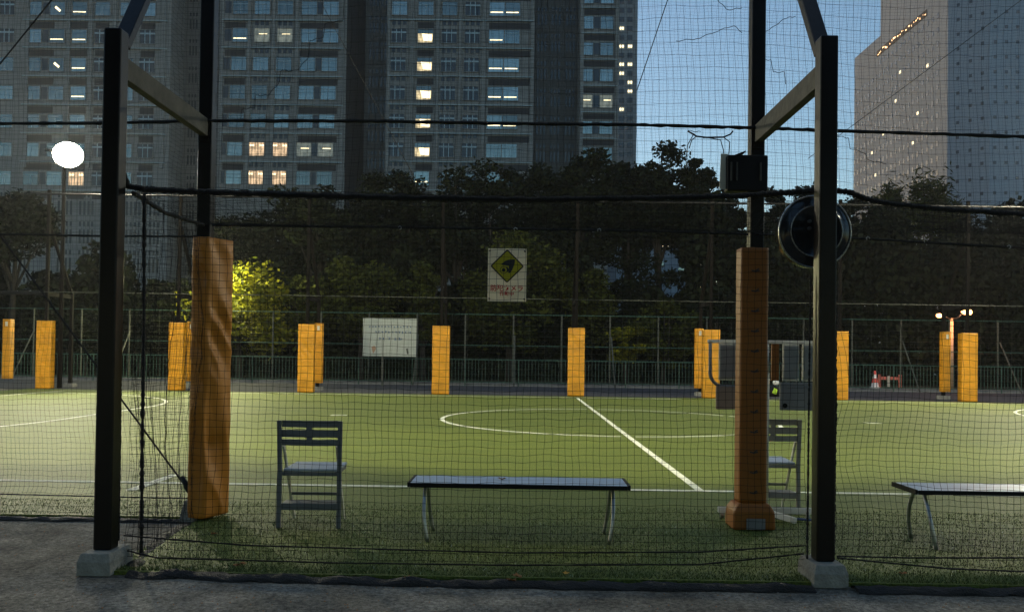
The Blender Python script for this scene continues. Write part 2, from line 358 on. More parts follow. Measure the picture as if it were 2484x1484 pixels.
# ------------------------------------------------------------------ nets
def net(name, label, fn, nu, nv, r, cat='net', step_u=1, step_v=1, m=None, group=None, wob=.0):
    """fn(s,t) -> point; nu columns, nv rows; every cord a thin three sided strand"""
    U = np.linspace(0, 1, nu+1); Vv = np.linspace(0, 1, nv+1)
    G = np.zeros((nu+1, nv+1, 3))
    for i, a in enumerate(U):
        for j, c in enumerate(Vv):
            p = fn(a, c); w = wob
            G[i, j] = (p[0]+w*noise.noise(Vector((i*.37, j*.31, 1.7))), p[1]+w*.6*noise.noise(Vector((i*.2, j*.2, 5.1))), p[2]+w*noise.noise(Vector((i*.33, j*.41, 9.3))))
    segs = []
    for j in range(0, nv+1, step_v): segs.append(G[:, j])
    for i in range(0, nu+1, step_u): segs.append(G[i, :])
    VV, FF = [], []; off = 0
    for sline in segs:
        n = len(sline); t = np.gradient(sline, axis=0); t /= np.linalg.norm(t, axis=1)[:, None]+1e-9
        up = np.array([0, 1, 0.13]); x = np.cross(t, up); x /= np.linalg.norm(x, axis=1)[:, None]+1e-9; y = np.cross(t, x)
        ring = np.stack([sline+r*(x*math.cos(a)+y*math.sin(a)) for a in (0.5, 2.6, 4.7)], 1)
        VV.append(ring.reshape(-1, 3)); i = np.arange(n-1)
        for k in range(3):
            k2 = (k+1) % 3; FF.append(np.stack([off+i*3+k, off+i*3+k2, off+(i+1)*3+k2, off+(i+1)*3+k], 1))
        off += n*3
    return tag(np_mesh(name, np.concatenate(VV), np.concatenate(FF), [m or M['net']]), label, cat, group)

def rope(pts, r, n_sub=60, twist=0.25, name='rope', label='', cat='rope', parent=None, sag=0, group=None, lump=0):
    pts = [Vector(p) for p in pts]; out = []; rr = []
    tot = len(pts)-1; k = max(2, n_sub//tot)
    for i in range(tot):
        for j in range(k):
            f = j/k; p = pts[i].lerp(pts[i+1], f); p.z -= sag*4*f*(1-f); out.append(p)
    out.append(pts[-1])
    for i, p in enumerate(out):
        q = 1+twist*noise.noise(Vector((i*1.3, r*900, 0)))+lump*abs(noise.noise(Vector((i*.5, r*300, 4))))
        rr.append(r*q); 
        if 0 < i < len(out)-1: p += Vector((0, 0, r*.5*noise.noise(Vector((i*.7, 3, 0)))))
    mb = MB(); mb.tube(out, rr, 7)
    o = mb.build(name, M['rope'], parent, smooth=True)
    if label: tag(o, label, cat, group)
    return o

# front net of the bay (4 cm meshes) and its continuation to the right
ZT = 2.11
def f_front(a, c):
    x = -2.20+a*3.82; zt = ZT+.03*abs(a-.5)*2
    z = .045+c*(zt-.045); return (x, 4.70+.035*math.sin(a*9)*math.sin(c*3.1)-.05*(1-c)**3, z)
net('ball_net', 'black square mesh net closing the front of the bay between both concrete blocks', f_front, 96, 52, .00115, wob=.010)
def f_fr(a, c):
    x = 1.70+a*4.2; zt = ZT-.05*math.sin(min(1, a*.7)*math.pi)
    wav = .035*math.exp(-a*7)*math.sin(c*16)
    return (x+wav, 4.68+.03*math.sin(a*7+c*2), .05+c*(zt-.05)+.03*math.exp(-a*5)*math.sin(c*9+1)+.012*math.sin(a*20))
net('ball_net', 'black mesh net right of the right concrete block, in front of the cut-off bench', f_fr, 114, 56, .0011, wob=.010)
def f_side(a, c):
    y = 4.66+a*1.2; return (-2.20-.05*a+.03*math.sin(c*7+a*4)+.02*math.sin(a*31), y, .04+c*(2.07-.0-.02*math.sin(a*3)))
net('ball_net', 'black mesh net running back from the left outer post to the creased ochre pad', f_side, 36, 52, .0010, wob=.016)
def f_left(a, c):
    x = -8.6+a*6.28; zz = c*4.75
    y = YR+.01-.13*max(0, 1-zz/.20)
    return (x+.02*math.sin(zz*5), y+.02*math.sin(a*11), .005+zz+.02*math.sin(a*14)*min(1, zz))
net('ball_net', 'black mesh net left of the left post, below the floodlight', f_left, 184, 118, .0008, wob=.010)
# roof net of the bay, from the front rope to the rear rope
def f_roof(a, c):
    x = -2.2+a*7.9; return (x, 4.72+c*1.18, ZT+.0-.05*math.sin(c*math.pi)-.02*math.sin(a*17)*math.sin(c*3))
net('ball_net', 'black mesh net lying flat over the bay, between front rope and rear rope', f_roof, 170, 28, .0009, wob=.02)
# upper rear net
def f_up(a, c):
    x = -2.28+a*9.2; z = 2.12+c*3.6
    return (x+.03*math.sin(z*2.1+a*6), YR+.02+.03*math.sin(a*13), z+.05*math.sin(a*6.3)*(1-c)-.02*math.sin(a*24+c*3))
net('ball_net', 'large black mesh net hanging above the upper rope, against the sky', f_up, 176, 41, .0011, wob=.012)
def f_up2(a, c):
    x = -2.28+a*9.2; z = 2.12+c*3.6
    return (x+.02*math.sin(z*3+1), YR+.11+.05*math.sin(a*5+c*2), z+.03*math.sin(a*9+1))
net('bird_net', 'finer second mesh net behind the large upper net, against the sky', f_up2, 270, 150, .0005, wob=.012)

# crooked seam cords of the upper net (stair-stepped)
def stair(pix, label):
    pts = []
    for (u0, v0), (u1, v1) in zip(pix[:-1], pix[1:]):
        for k in range(6): f = k/6; pts.append(P(u0+(u1-u0)*f, v0+(v1-v0)*f+1.5*math.sin(f*9+u0), YR-.02))
    pts.append(P(*pix[-1], YR-.02)); mb = MB(); mb.tube(pts, .0024, 5); tag(mb.build('seam_cord', M['rope'], smooth=True), label, 'cord', 'crooked seam cords of the upper net')
stair([(2398, 0), (2398, 20), (2405, 50), (2440, 50), (2440, 50)] if 0 else [(1740, 0), (1765, 25), (1800, 20)], 'crooked cord in the net at the top, left of the right tall pole')
stair([(1640, 100), (1690, 95), (1735, 78), (1780, 62), (1800, 80)], 'jagged cord across the net left of the right tall pole')
stair([(1840, 90), (1870, 70), (1905, 45), (1930, 40)], 'jagged cord between the right tall pole and its brace')
stair([(1842, 145), (1870, 146), (1876, 176), (1903, 176), (1906, 205)], 'stepped cord just above the right sloping beam')
stair([(2030, 330), (2058, 335), (2062, 360), (2100, 372), (2104, 388), (2150, 398)], 'stepped cord in front of the pale tower, right of the right outer post')
stair([(835, 0), (832, 50), (788, 58), (785, 90), (752, 100), (748, 140), (720, 172), (680, 172), (678, 200), (650, 232), (620, 232), (618, 262), (586, 265), (584, 292)], 'long stair-stepped cord across the net right of the left tall pole')
stair([(1700, 320), (1670, 318), (1690, 330), (1710, 335)], 'short loose cord under the upper rope near the black box')

# ropes
GR = 'thick black ropes of the net bay'
rope([(-2.26, 4.66, 2.20)]+[P(u, v, 4.74) for u, v in ((310, 452), (360, 460), (515, 466), (760, 474), (1000, 480), (1300, 484), (1600, 480), (1790, 475), (1900, 468), (1975, 462))], .0165, 200, .5, label='thick lumpy black rope along the top of the front net', group=GR, lump=.35)
rope([P(u, v, 4.72) for u, v in ((2022, 462), (2060, 466), (2100, 482), (2150, 493), (2300, 508), (2484, 520), (2650, 526))], .0145, 100, .5, label='thick black rope sagging away to the right from the right outer post', group=GR, lump=.3)
rope([(-2.22, 4.70, 2.10), (-2.25, 5.2, 2.07), (-2.27, 5.88, 2.10)], .012, 50, .5, label='black rope going back along the top of the left side net', group=GR, lump=.4)
rope([P(u, v, YR-.065) for u, v in ((-150, 297), (0, 300), (240, 299), (515, 293), (900, 294), (1242, 300), (1550, 303), (1820, 310), (2050, 318), (2484, 332), (2650, 340))], .0115, 200, .4, label='long black rope across the picture at sloping beam height', group=GR, lump=.3)
rope([P(u, v, YR-.06) for u, v in ((515, 546), (760, 549), (1000, 552), (1300, 556), (1560, 561), (1815, 568))], .008, 120, .4, label='black rear rope between the two tall posts, just above the pads', group=GR, lump=.4)
rope([P(u, v, YR-.06) for u, v in ((1832, 568), (2105, 580), (2450, 600), (2700, 612))], .008, 80, .4, label='black rear rope going right from the right tall post', group=GR, lump=.4)
rope([P(u, v, YR-.06) for u, v in ((-120, 568), (60, 569), (240, 572), (485, 574))], .007, 60, .3, label='black rope across the left net, under the floodlight', group=GR, lump=.2)
rope([P(350, 470, 4.715), P(349, 800, 4.71), P(345, 1100, 4.70), P(343, 1345, 4.70)], .0095, 120, .8, label='knotty vertical black rope right of the left outer post', group=GR, lump=.6)
rope([P(297, 480, 4.66), P(294, 900, 4.66), P(288, 1310, 4.64)], .0045, 160, 1.0, name='lacing_cord', label='thin lacing cord running down beside the left outer post', cat='cord', group='lacing cords', lump=.8)
rope([P(1966, 670, 4.62), P(1962, 1000, 4.62), P(1958, 1355, 4.60)], .0045, 160, 1.0, name='lacing_cord', label='thin lacing cord down the left side of the right outer post', cat='cord', group='lacing cords', lump=.8)
rope([P(2028, 660, 4.62), P(2028, 1000, 4.62), P(2022, 1360, 4.60)], .0050, 160, 1.1, name='lacing_cord', label='thin lacing cord down the right side of the right outer post', cat='cord', group='lacing cords', lump=.9)
GW = 'thin weight cords low on the nets'
for y_, pts, lb in ((4.69, ((300, 1298), (600, 1322), (1242, 1340), (1700, 1338), (1955, 1322)), 'thin cord low on the front net, upper of two'),
                    (4.66, ((290, 1330), (380, 1352), (800, 1364), (1242, 1370), (1700, 1368), (1950, 1342)), 'thin cord low on the front net, lower of two'),
                    (4.66, ((2030, 1348), (2200, 1352), (2484, 1352), (2600, 1350)), 'thin cord low on the right net, straight one'),
                    (4.60, ((2030, 1352), (2130, 1362), (2300, 1378), (2600, 1390)), 'thin cord low on the right net, drooping one'),
                    (5.93, ((-60, 1196), (100, 1200), (228, 1203), (350, 1206), (470, 1208)), 'thin cord along the foot of the left net')):
    rope([P(u, v, y_) for u, v in pts], .0042, 90, .5, name='weight_cord', label=lb, cat='cord', group=GW, lump=.5)

# bunched hem of net at the ground along the turf edge
def hem(pts, label, w=.06, h=.05, seed=0):
    pts = [Vector(p) for p in pts]; L_ = []
    for a, c in zip(pts[:-1], pts[1:]):
        k = max(2, int((c-a).length/.05))
        for i in range(k): L_.append(a.lerp(c, i/k))
    L_.append(pts[-1]); mb = MB(); prev = None; n = 8
    for i, p in enumerate(L_):
        t = (L_[min(i+1, len(L_)-1)]-L_[max(0, i-1)]).normalized(); nr = Vector((-t.y, t.x, 0))
        s_ = 1+.7*noise.noise(Vector((i*.22, seed, 0))); hh = h*(1+.8*noise.noise(Vector((i*.31, seed, 7))))
        for k in range(n):
            a = math.pi*k/(n-1); jit = .012*noise.noise(Vector((i*.9, k*1.7, seed)))
            q = p+nr*(w*s_*math.cos(a)+jit+.02*noise.noise(Vector((i*.15, 2, seed))))+Vector((0, 0, max(0, hh*math.sin(a)+jit)))
            mb.v.append(tuple(q))
    for i in range(len(L_)-1):
        for k in range(n-1): mb.f.append((i*n+k, i*n+k+1, (i+1)*n+k+1, (i+1)*n+k)); mb.m.append(0)
    return tag(mb.build('net_hem', M['rope']), label, 'net hem', 'bunched net hems on the ground')
hem([(-2.1, 4.50, -.02), (-1.2, 4.44, -.02), (0, 4.40, -.02), (1.58, 4.42, -.02)], 'dark bunched net hem lying along the turf edge between the concrete blocks', .055, .026, 1)
hem([(1.80, 4.42, -.02), (3.0, 4.40, -.02), (5.6, 4.38, -.02)], 'dark bunched net hem on the ground right of the right concrete block', .055, .024, 5)
hem([(-8.6, 5.90, -.02), (-5, 5.89, -.02), (-2.40, 5.90, -.02)], 'dark net hem on the ground left of the left concrete block', .045, .02, 9)
hem([(-2.12, 4.58, -.02), (-2.24, 5.1, -.02), (-2.30, 5.75, -.02)], 'loose dark net hem running from the left block back to the ochre pad', .05, .026, 12)

# stay cables
def cable(a, c, r, label, name='stay_cable', n=14, m=None):
    mb = MB(); a = Vector(a); c = Vector(c); mb.tube([a.lerp(c, i/n) for i in range(n+1)], r, 5)
    return tag(mb.build(name, m or M['rope'], smooth=True), label, 'cable', 'thin stay cables')
sc = cable(P(462, 1195, 5.9), P(-60, 490, 5.9), .007, 'black stay cable running up left from the foot of the creased ochre pad')
tb = MB(); a = P(440, 1155, 5.9); c = P(478, 1215, 5.9); tb.tube([a, a.lerp(c, .3), a.lerp(c, .35), a.lerp(c, .7), c], [.018, .022, .028, .028, .034], 8)
tb.build('turnbuckle', M['steel'], sc, smooth=True)
an = thing('cable_anchor', P(462, 1252, 5.92), 'pale lump of concrete holding the stay cable beside the ochre pad', 'concrete block')
MB().add([(-.06, -.07, -.03), (.06, -.07, -.03), (.06, .07, -.03), (-.06, .07, -.03), (-.035, -.04, .12), (.035, -.04, .12), (.035, .04, .12), (-.035, .04, .12)], [(0, 3, 2, 1), (4, 5, 6, 7), (0, 1, 5, 4), (1, 2, 6, 5), (2, 3, 7, 6), (3, 0, 4, 7)]).build('block', M['concrete'], an, bevel=.01)
cable(P(-40, 205, YR), P(150, -30, YR), .0055, 'taut dark cable across the top left corner')
cable(P(1640, -60, YR-.05), P(1545, 220, YR-.05), .0035, 'thin dark cable slanting down beside the narrow pale tower')
cable(P(2600, -90, YR-.05), P(1960, 385, YR-.05), .0022, 'thin cable slanting across the pale tower on the right')
cable(P(770, -10, 9), P(1010, 440, 9), .0035, 'thin cable slanting over the central facade recess')
mb = MB(); 
dr = [P(u, v, YR-.03) for u, v in ((1682, 327), (1668, 352), (1664, 390), (1668, 425))]; mb.tube(dr, .0035, 5)
dr = [P(u, v, YR-.03) for u, v in ((1668, 318), (1690, 331), (1715, 334), (1755, 333), (1772, 326), (1778, 318))]; mb.tube(dr, .0062, 6)
for q in (((1755, 333), (1770, 345), (1768, 375), (1765, 400)), ((1715, 334), (1748, 340), (1755, 365), (1754, 395)), ((1690, 331), (1678, 340), (1672, 360))):
    mb.tube([P(u, v, YR-.03) for u, v in q], .0038, 5)
tag(mb.build('loop_of_wire', M['black'], smooth=True), 'bent loop of black wire hanging from the rope above the black box', 'wire')

# bright clips on the rear rope
def clip_at(u, v, Y, lb, first=[None]):
    if first[0] is None:
        mb = MB(); mb.tube([(-.012, 0, -.006), (-.006, 0, .008), (.006, 0, .009), (.013, 0, -.002), (.008, 0, -.012)], .0036, 6); first[0] = mb.build('rope_clip', M['tube'], smooth=True); o = first[0]
    else: o = first[0].copy(); COL.objects.link(o)
    o.location = P(u, v, Y); o.rotation_euler = (0, random.Random(u).uniform(-1, 1), 0); tag(o, lb, 'clip', 'shiny clips on the rear rope')
clip_at(970, 552, YR-.075, 'shiny clip on the rear rope above the white board')
clip_at(1250, 556, YR-.075, 'shiny clip on the rear rope above the camera sign')
clip_at(1453, 558, YR-.075, 'shiny clip on the rear rope between camera sign and right pad')
clip_at(2105, 578, YR-.075, 'shiny clip on the right rear rope nearest the right outer post')
clip_at(2245, 584, YR-.075, 'shiny clip halfway along the right rear rope')
clip_at(2448, 598, YR-.075, 'shiny clip on the right rear rope at the picture edge')

# ------------------------------------------------------------------ black box and round drum on the right frame
t = thing('control_box', P(1800, 470, YR-.07), 'black ribbed box fixed to the right tall pole below the sloping beam', 'box')
MB().box(-.13, .155, -.10, -.0, .0, .255).build('case', M['black'], t, bevel=.012)
mb = MB(); mb.add([(-.13, -.105, .225), (-.005, -.105, .272), (-.005, .0, .272), (-.13, 0, .225), (-.13, -.105, .262 if 0 else .232), (-.005, -.105, .282), (-.005, 0, .282), (-.13, 0, .232)], [(0, 3, 2, 1), (4, 5, 6, 7), (0, 1, 5, 4), (1, 2, 6, 5), (2, 3, 7, 6), (3, 0, 4, 7)]); mb.build('lid', M['black'], t)
for x in (-.105, -.065, .10): MB().box(x-.006, x+.006, -.112, -.1005, .07, .20).build('rib', M['steel_grey'], t, bevel=.003)
MB().bar((-.148, -.05, .02), (-.140, -.05, .27), .008, .05).build('side_plate', M['cream'], t)
t = thing('round_drum', P(1975, 563, 4.78), 'round dark drum with shiny concentric rims hung behind the right outer post', 'drum')
def ring_(r0, tube_r, y, n=64, sq=1): return [(r0*math.cos(2*math.pi*i/n), y, r0*math.sin(2*math.pi*i/n)*sq) for i in range(n)]
def lathe(prof, n=64):
    mb = MB(); k = len(prof)
    for i in range(n):
        a = 2*math.pi*i/n
        for r_, y in prof: mb.v.append((r_*math.cos(a), y, r_*math.sin(a)))
    for i in range(n):
        j = (i+1) % n
        for q in range(k-1): mb.f.append((i*k+q, j*k+q, j*k+q+1, i*k+q+1)); mb.m.append(0)
    return mb
lathe([(0, -.02), (.13, -.022), (.142, -.040), (.150, -.040), (.156, -.028), (.19, -.018), (.205, -.012), (.208, .0), (.208, .05), (0, .05)]).build('case', M['blackgloss'], t, smooth=True)
mb = MB(); mb.tube(ring_(.206, .006, -.012), .0055, 6, closed=True); mb.build('outer_rim', M['tube'], t, smooth=True)
mb = MB(); mb.tube(ring_(.147, .004, -.041), .0035, 6, closed=True); mb.build('inner_rim', M['tube'], t, smooth=True)
for z in (.055, .015): MB().tube([(-.042, -.03, z), (-.042, -.05, z)], .010, 10).build('bolt', M['tube'], t)
MB().box(-.02, .02, -.13, -.043, -.05, .05).build('bracket', M['steel'], t)

# ------------------------------------------------------------------ security camera sign on the front net
def text_mesh(body, size, m, name, parent, loc, ext=.0006, bold=.0, sx=1):
    c = bpy.data.curves.new(name, 'FONT'); c.body = body; c.size = size; c.align_x = 'CENTER'; c.align_y = 'CENTER'; c.extrude = ext; c.offset = bold
    o = bpy.data.objects.new('tmp', c); COL.objects.link(o); dg = bpy.context.evaluated_depsgraph_get()
    me = bpy.data.meshes.new_from_object(o.evaluated_get(dg)); bpy.data.objects.remove(o); me.materials.clear(); me.materials.append(m)
    q = bpy.data.objects.new(name, me); COL.objects.link(q); q.parent = parent; q.location = loc; q.rotation_euler = (math.pi/2, 0, 0); q.scale = (sx, 1, 1)
    return q
pc = P(1230, 667, 4.77)
t = thing('warning_sign', pc, 'white security camera sign with yellow diamond hung on the front net', 'sign')
mb = MB(); nx, nz = 12, 16; w, h = .223, .305                                # slightly buckled sheet, 1 mm thick
for sgn in (0, 1):
    for j in range(nz+1):
        for i in range(nx+1): mb.v.append((-w/2+w*i/nx, .001*sgn+.0025*noise.noise(Vector((i*.35, j*.3, 2))), -h/2+h*j/nz))
N_ = (nx+1)*(nz+1)
for j in range(nz):
    for i in range(nx):
        a = j*(nx+1)+i; mb.f.append((a, a+1, a+nx+2, a+nx+1)); mb.f.append((N_+a, N_+a+nx+1, N_+a+nx+2, N_+a+1)); mb.m += [0, 0]
mb.build('sheet', M['sign'], t, smooth=True)
zc = .051; dd = .096
def rdiamond(r_, y0, y1, cx=0, cz=zc, rr=.010):
    pts = []
    for k in range(4):
        a = R(90*k); ctr = ((r_-rr*1.41)*math.cos(a), (r_-rr*1.41)*math.sin(a))
        for q in range(5): b_ = a+R(-45+22.5*q); pts.append((cx+ctr[0]+rr*math.cos(b_), cz+ctr[1]+rr*math.sin(b_)))
    return MB().prism(pts[::-1], y0, y1)
rdiamond(dd+.002, -.0052, -.0042).build('diamond_border', M['ink'], t)
rdiamond(dd-.008, -.0058, -.0050, rr=.006).build('diamond', M['yellow'], t)
cm = MB()
cm.prism([(-.034, .062+.0), (-.012, .080), (.008, .088), (.040, .091), (.045, .088), (.043, .066), (.030, .030), (.018, .012), (.008, .010), (.010, .052), (-.030, .058)][::-1], -.0072, -.0060)
cm.prism([(-.012, .046), (.002, .046), (.012, .030), (.004, .014), (-.004, .028)][::-1], -.0074, -.0059)
cm.build('camera_body', M['ink'], t)
def disc(cx, cz, r_, y0, y1, n=24): return MB().prism([(cx+r_*math.cos(2*math.pi*i/n), cz+r_*math.sin(2*math.pi*i/n)) for i in range(n)][::-1], y0, y1)
disc(-.020, .028, .0215, -.0078, -.0061).build('lens_rim', M['ink'], t); disc(-.020, .028, .0185, -.0082, -.0064).build('lens_ring', M['yellow'], t); disc(-.020, .028, .0105, -.0086, -.0066).build('lens', M['ink'], t)
text_mesh('防犯カメラ', .0385, M['red'], 'red_lettering', t, (0, -.0075, -.079), bold=.0009)
text_mesh('作動中', .028, M['red'], 'small_red_lettering', t, (0, -.0075, -.1105), bold=.0006)
text_mesh('− −−− −−−−−−− −−−− −−− −−−', .0075, M['red'], 'fine_print', t, (0, -.0075, -.1325))
mb = MB()
for sx in (-1, 1):
    for z in (.138, -.138): mb.tube([(sx*.100, -.012, z), (sx*.104, .012, z-.004*sx)], .0045, 6)
mb.build('cable_tie', M['ink'], t)

# ------------------------------------------------------------------ white notice board far side
pb = P(945, 818, 29.6)
t = thing('notice_board', (pb.x, pb.y, 0), 'weathered white notice board on one leg behind the pitch', 'notice board')
hz = pb.z; bw, bh = 1.92, 1.40; Mx = Matrix.Rotation(R(1.2), 4, 'Y')
mb = MB(); mb.box(-bw/2, bw/2, -.012, .012, hz-bh/2, hz+bh/2); mb.build('board', M['signboard'], t, bevel=.01)
mb = MB()
for z in (hz-bh/2+.01, hz+bh/2-.01): mb.box(-bw/2-.012, bw/2+.012, -.018, -.0125, z-.012, z+.012)
mb.build('edge_trim', M['mesh_post'], t)
MB().tube([(-.24, .03, 0), (-.24, .03, hz+.2)], .045, 8).build('leg', M['mesh_post'], t)
rnd = random.Random(4); mb = MB()
def glyph(x, z, s_, dens=6):
    for k in range(dens):
        if rnd.random() < .55: q = z+rnd.uniform(-.45, .45)*s_; a = rnd.uniform(.25, .48)*s_; mb.box(x-a, x+a, -.0185, -.0140, q-.006*1.2, q+.006*1.2)
        else: q = x+rnd.uniform(-.4, .4)*s_; a = rnd.uniform(.2, .48)*s_; mb.box(q-.008, q+.008, -.0190, -.0142, z-a, z+a)
for i in range(14): glyph(-.72+i*.112, hz+.38, .075, 4)
for i in range(11): glyph(-.50+i*.122, hz+.18, .095, 4)
for i, xx in enumerate((-.34, -.22, -.02, .22, .34, .40)): glyph(xx, hz-.05, .11, 5)
mb.build('faded_lettering', M['blue'], t)
mb = MB(); mb.prism([(-.64, hz-.36), (-.54, hz-.30), (-.47, hz-.40), (-.58, hz-.60)][::-1], -.0150, -.0130); mb.build('rust_mark', M['rust'], t)
mb = MB(); mb.prism([(.60, hz-.40), (.66, hz-.38), (.70, hz-.58), (.64, hz-.60)][::-1], -.0150, -.0130); mb.build('blue_mark', M['mesh_post'], t)

# ------------------------------------------------------------------ folding chairs
def make_chair(label, group, fm='chair'):
    t = thing('folding_chair', (0, 0, 0), label, 'chair', group)
    for sx in (-1, 1):
        m_ = MB(); m_.bar((sx*.205, 0, 0), (sx*.203, .006, .40), .030, .026, up=(0, 1, 0)); m_.bar((sx*.203, .006, .40), (sx*.208, -.012, .735), .030, .024, up=(0, 1, 0)); m_.build('rear_leg', M[fm], t, bevel=.004)
        m_ = MB(); m_.bar((sx*.182, .012, .56), (sx*.178, .34, 0), .016, .028, up=(0, 1, 0)); m_.build('front_leg', M['cream'], t, bevel=.003)
    sl = MB()
    def curved(z0, z1, x0, x1, n=8):
        for i in range(n):
            a = x0+(x1-x0)*i/n; c = x0+(x1-x0)*(i+1)/n
            ya = -.004-.025*math.cos(a/.21*math.pi/2); yc = -.004-.025*math.cos(c/.21*math.pi/2)
            sl.add([(a, ya, z0), (c, yc, z0), (c, yc+.014, z0), (a, ya+.014, z0), (a, ya, z1), (c, yc, z1), (c, yc+.014, z1), (a, ya+.014, z1)], [(0, 3, 2, 1), (4, 5, 6, 7), (0, 1, 5, 4), (2, 3, 7, 6), (1, 2, 6, 5), (3, 0, 4, 7)])
    for z0, z1 in ((.690, .735), (.622, .672), (.565, .606)): curved(z0, z1, -.19, .19, 10)
    for z0, z1 in ((.606, .622), (.672, .690)): curved(z0, z1, -.018, .018, 2)
    sl.build('backrest', M[fm], t)
    m_ = MB(); m_.box(-.186, .186, .02, .40, .383, .402); m_.build('seat', M['chair_seat'], t, bevel=.006)
    m_ = MB(); m_.box(-.188, .188, .012, .030, .355, .381); m_.box(-.186, -.168, .031, .37, .358, .3815); m_.box(.168, .186, .031, .37, .358, .3815); m_.build('seat_rail', M[fm], t, bevel=.003)
    m_ = MB(); m_.box(-.189, .189, -.008, .012, .125, .170); m_.box(-.187, .187, .0125, .14, .160, .170); m_.build('lower_shelf', M[fm], t, bevel=.003)
    m_ = MB(); m_.bar((-.175, .22, .20), (.175, .22, .20), .012, .02); m_.build('front_stretcher', M[fm], t)
    return t
GC = 'grey folding chairs in the bay'
ch = make_chair('grey slatted folding chair seen from behind, left of the bench', GC); pc = P(750, 1281, 5.68); ch.location = (pc.x, 5.66, 0); ch.rotation_euler = (0, 0, R(1.5))
c2 = make_chair('', GC, 'chair_warm_lit'); c2.location = (P(1873, 1240, 6.40).x, 6.42, 0); c2.rotation_euler = (0, 0, R(-2)); c2['label'] = 'folding chair tinted as warmly lit, partly hidden behind the dark orange pad and scoreboard'

# ------------------------------------------------------------------ benches
def make_bench(label, group):
    t = thing('bench', (0, 0, 0), label, 'bench', group)
    m_ = MB()
    for k in range(2): m_.box(-.700, .700, -.165+k*.166, -.003+k*.166, .352, .374)
    m_.build('seat', M['bench'], t, bevel=.004)
    m_ = MB(); 
    for sx in (-1, 1): m_.box(min(sx*.701, sx*.718), max(sx*.701, sx*.718), -.170, .170, .346, .377)
    m_.box(-.7005, .7005, -.172, -.1655, .346, .3735); m_.box(-.7005, .7005, .1645, .171, .346, .3735)
    m_.build('edge_band', M['black'], t, bevel=.003)
    for sx in (-1, 1):
        for sy in (-1, 1):
            m_ = MB(); pts = []
            for k in range(13):
                f = k/12; pts.append((sx*(.612-.030*f+.012*math.sin(f*math.pi)), sy*(.055+.115*(1-(1-f)**2.4)), .345*(1-f)))
            m_.tube(pts, .0125, 10); m_.build('leg', M['tube'], t, smooth=True)
        m_ = MB(); m_.box(sx*.612-.025, sx*.612+.025, -.12, .12, .337, .3455); m_.build('bracket', M['black'], t)
    return t
GBn = 'blue grey benches in the bay'
bn = make_bench('low blue grey bench standing in the middle of the bay, dead leaf on it', GBn)
bn.location = (P(1257, 1300, 5.48).x, 5.49, 0); bn.rotation_euler = (0, 0, R(-.4))
b2 = copy_tree(bn); b2.location = (2.55+.718, 5.50, 0); b2.rotation_euler = (0, 0, R(.3)); b2['label'] = 'low bench cut off by the right picture edge'

# ------------------------------------------------------------------ leaves on bench and ground
def leaf(loc, s_, m, label, rz=0, grp='fallen leaves', rx=0):
    mb = MB(); n = 11; pts = [(0, 0, .0)]
    for i in range(n):
        a = 2*math.pi*i/n; q = s_*(.5+.5*abs(math.sin(a*2.5+.4)))
        pts.append((q*math.cos(a), q*.75*math.sin(a), s_*.35*noise.noise(Vector((i*.9, rz, s_*40)))+s_*.28))
    mb.add(pts, [(0, i+1, (i+1) % n+1) for i in range(n)])
    o = mb.build('fallen_leaf', m); o.location = loc; o.rotation_euler = (rx, 0, rz); tag(o, label, 'leaf', grp); return o
leaf((P(1218, 1160, 5.52).x, 5.50, .376), .034, M['leaf_litter'], 'crumpled brown leaf lying on the bench', .5)
leaf(P(1794, 1398, 4.46)-Vector((.93, 0, 0)), .03, M['leaf_yellow'], 'orange yellow leaf on the net hem below the bench', 1.2)
rl = random.Random(8)
for i, (u, v, d_) in enumerate(((1240, 1408, 'red brown leaf on the ground right below the dark hem, centre'), (1340, 1402, 'dark red leaf on the dark hem left of centre'), (1255, 1398, 'brown leaf leaning against the net hem'))):
    leaf(P(u-(0 if i != 1 else 350), v, 4.42), .035, M['leaf_litter'], d_, i*1.1)
for i, (u, v, lb) in enumerate(((520, 1295, 'small brown leaf on turf near the foot of the ochre pad'), (590, 1368, 'brown leaf near the left end of the front hem'), (575, 1372, 'curled brown leaf beside another at the left end of the front hem'), (2190, 1392, 'brown leaf under the right net'))):
    p = P(u, v, 4.6); d = p-CP; p = CP+d*(-CP.z/d.z); leaf((p.x, p.y, .002), .028, M['leaf_litter'], lb, i*2.2)

# ------------------------------------------------------------------ flip scoreboard behind the right pad
sb = thing('flip_scoreboard', (P(1858, 1250, 6.25).x, 6.25, 0), 'grey flip scoreboard on a wheeled stand behind the dark orange pad', 'scoreboard')
X0, X1 = -.43, .43; zt = 1.325; zb = .99
def rc(pts, r, name, m, n=8): MB_ = MB(); MB_.tube(pts, r, n); return MB_.build(name, m, sb, smooth=True)
fr = [(X0, 0, zt-.005)]; 
for k in range(7): a = R(90*k/6); fr.append((X0+.10-.10*math.cos(a), 0, zt-.26-.09*math.sin(a)))
left = [(X0, 0, zt)]+[(X0+.115-.115*math.cos(R(15*k)), 0, zt-.24-.10*math.sin(R(15*k))) for k in range(7)]+[(X0+.30, 0, zt-.345)]
rc(left, .013, 'frame_side', M['boardgrey']); rc([(-x, y, z) for x, y, z in left], .013, 'frame_side', M['boardgrey'])
mb = MB(); mb.box(X0-.02, X1+.02, -.014, .014, zt-.01, zt+.014); mb.build('top_rail', M['card'], sb, bevel=.004)
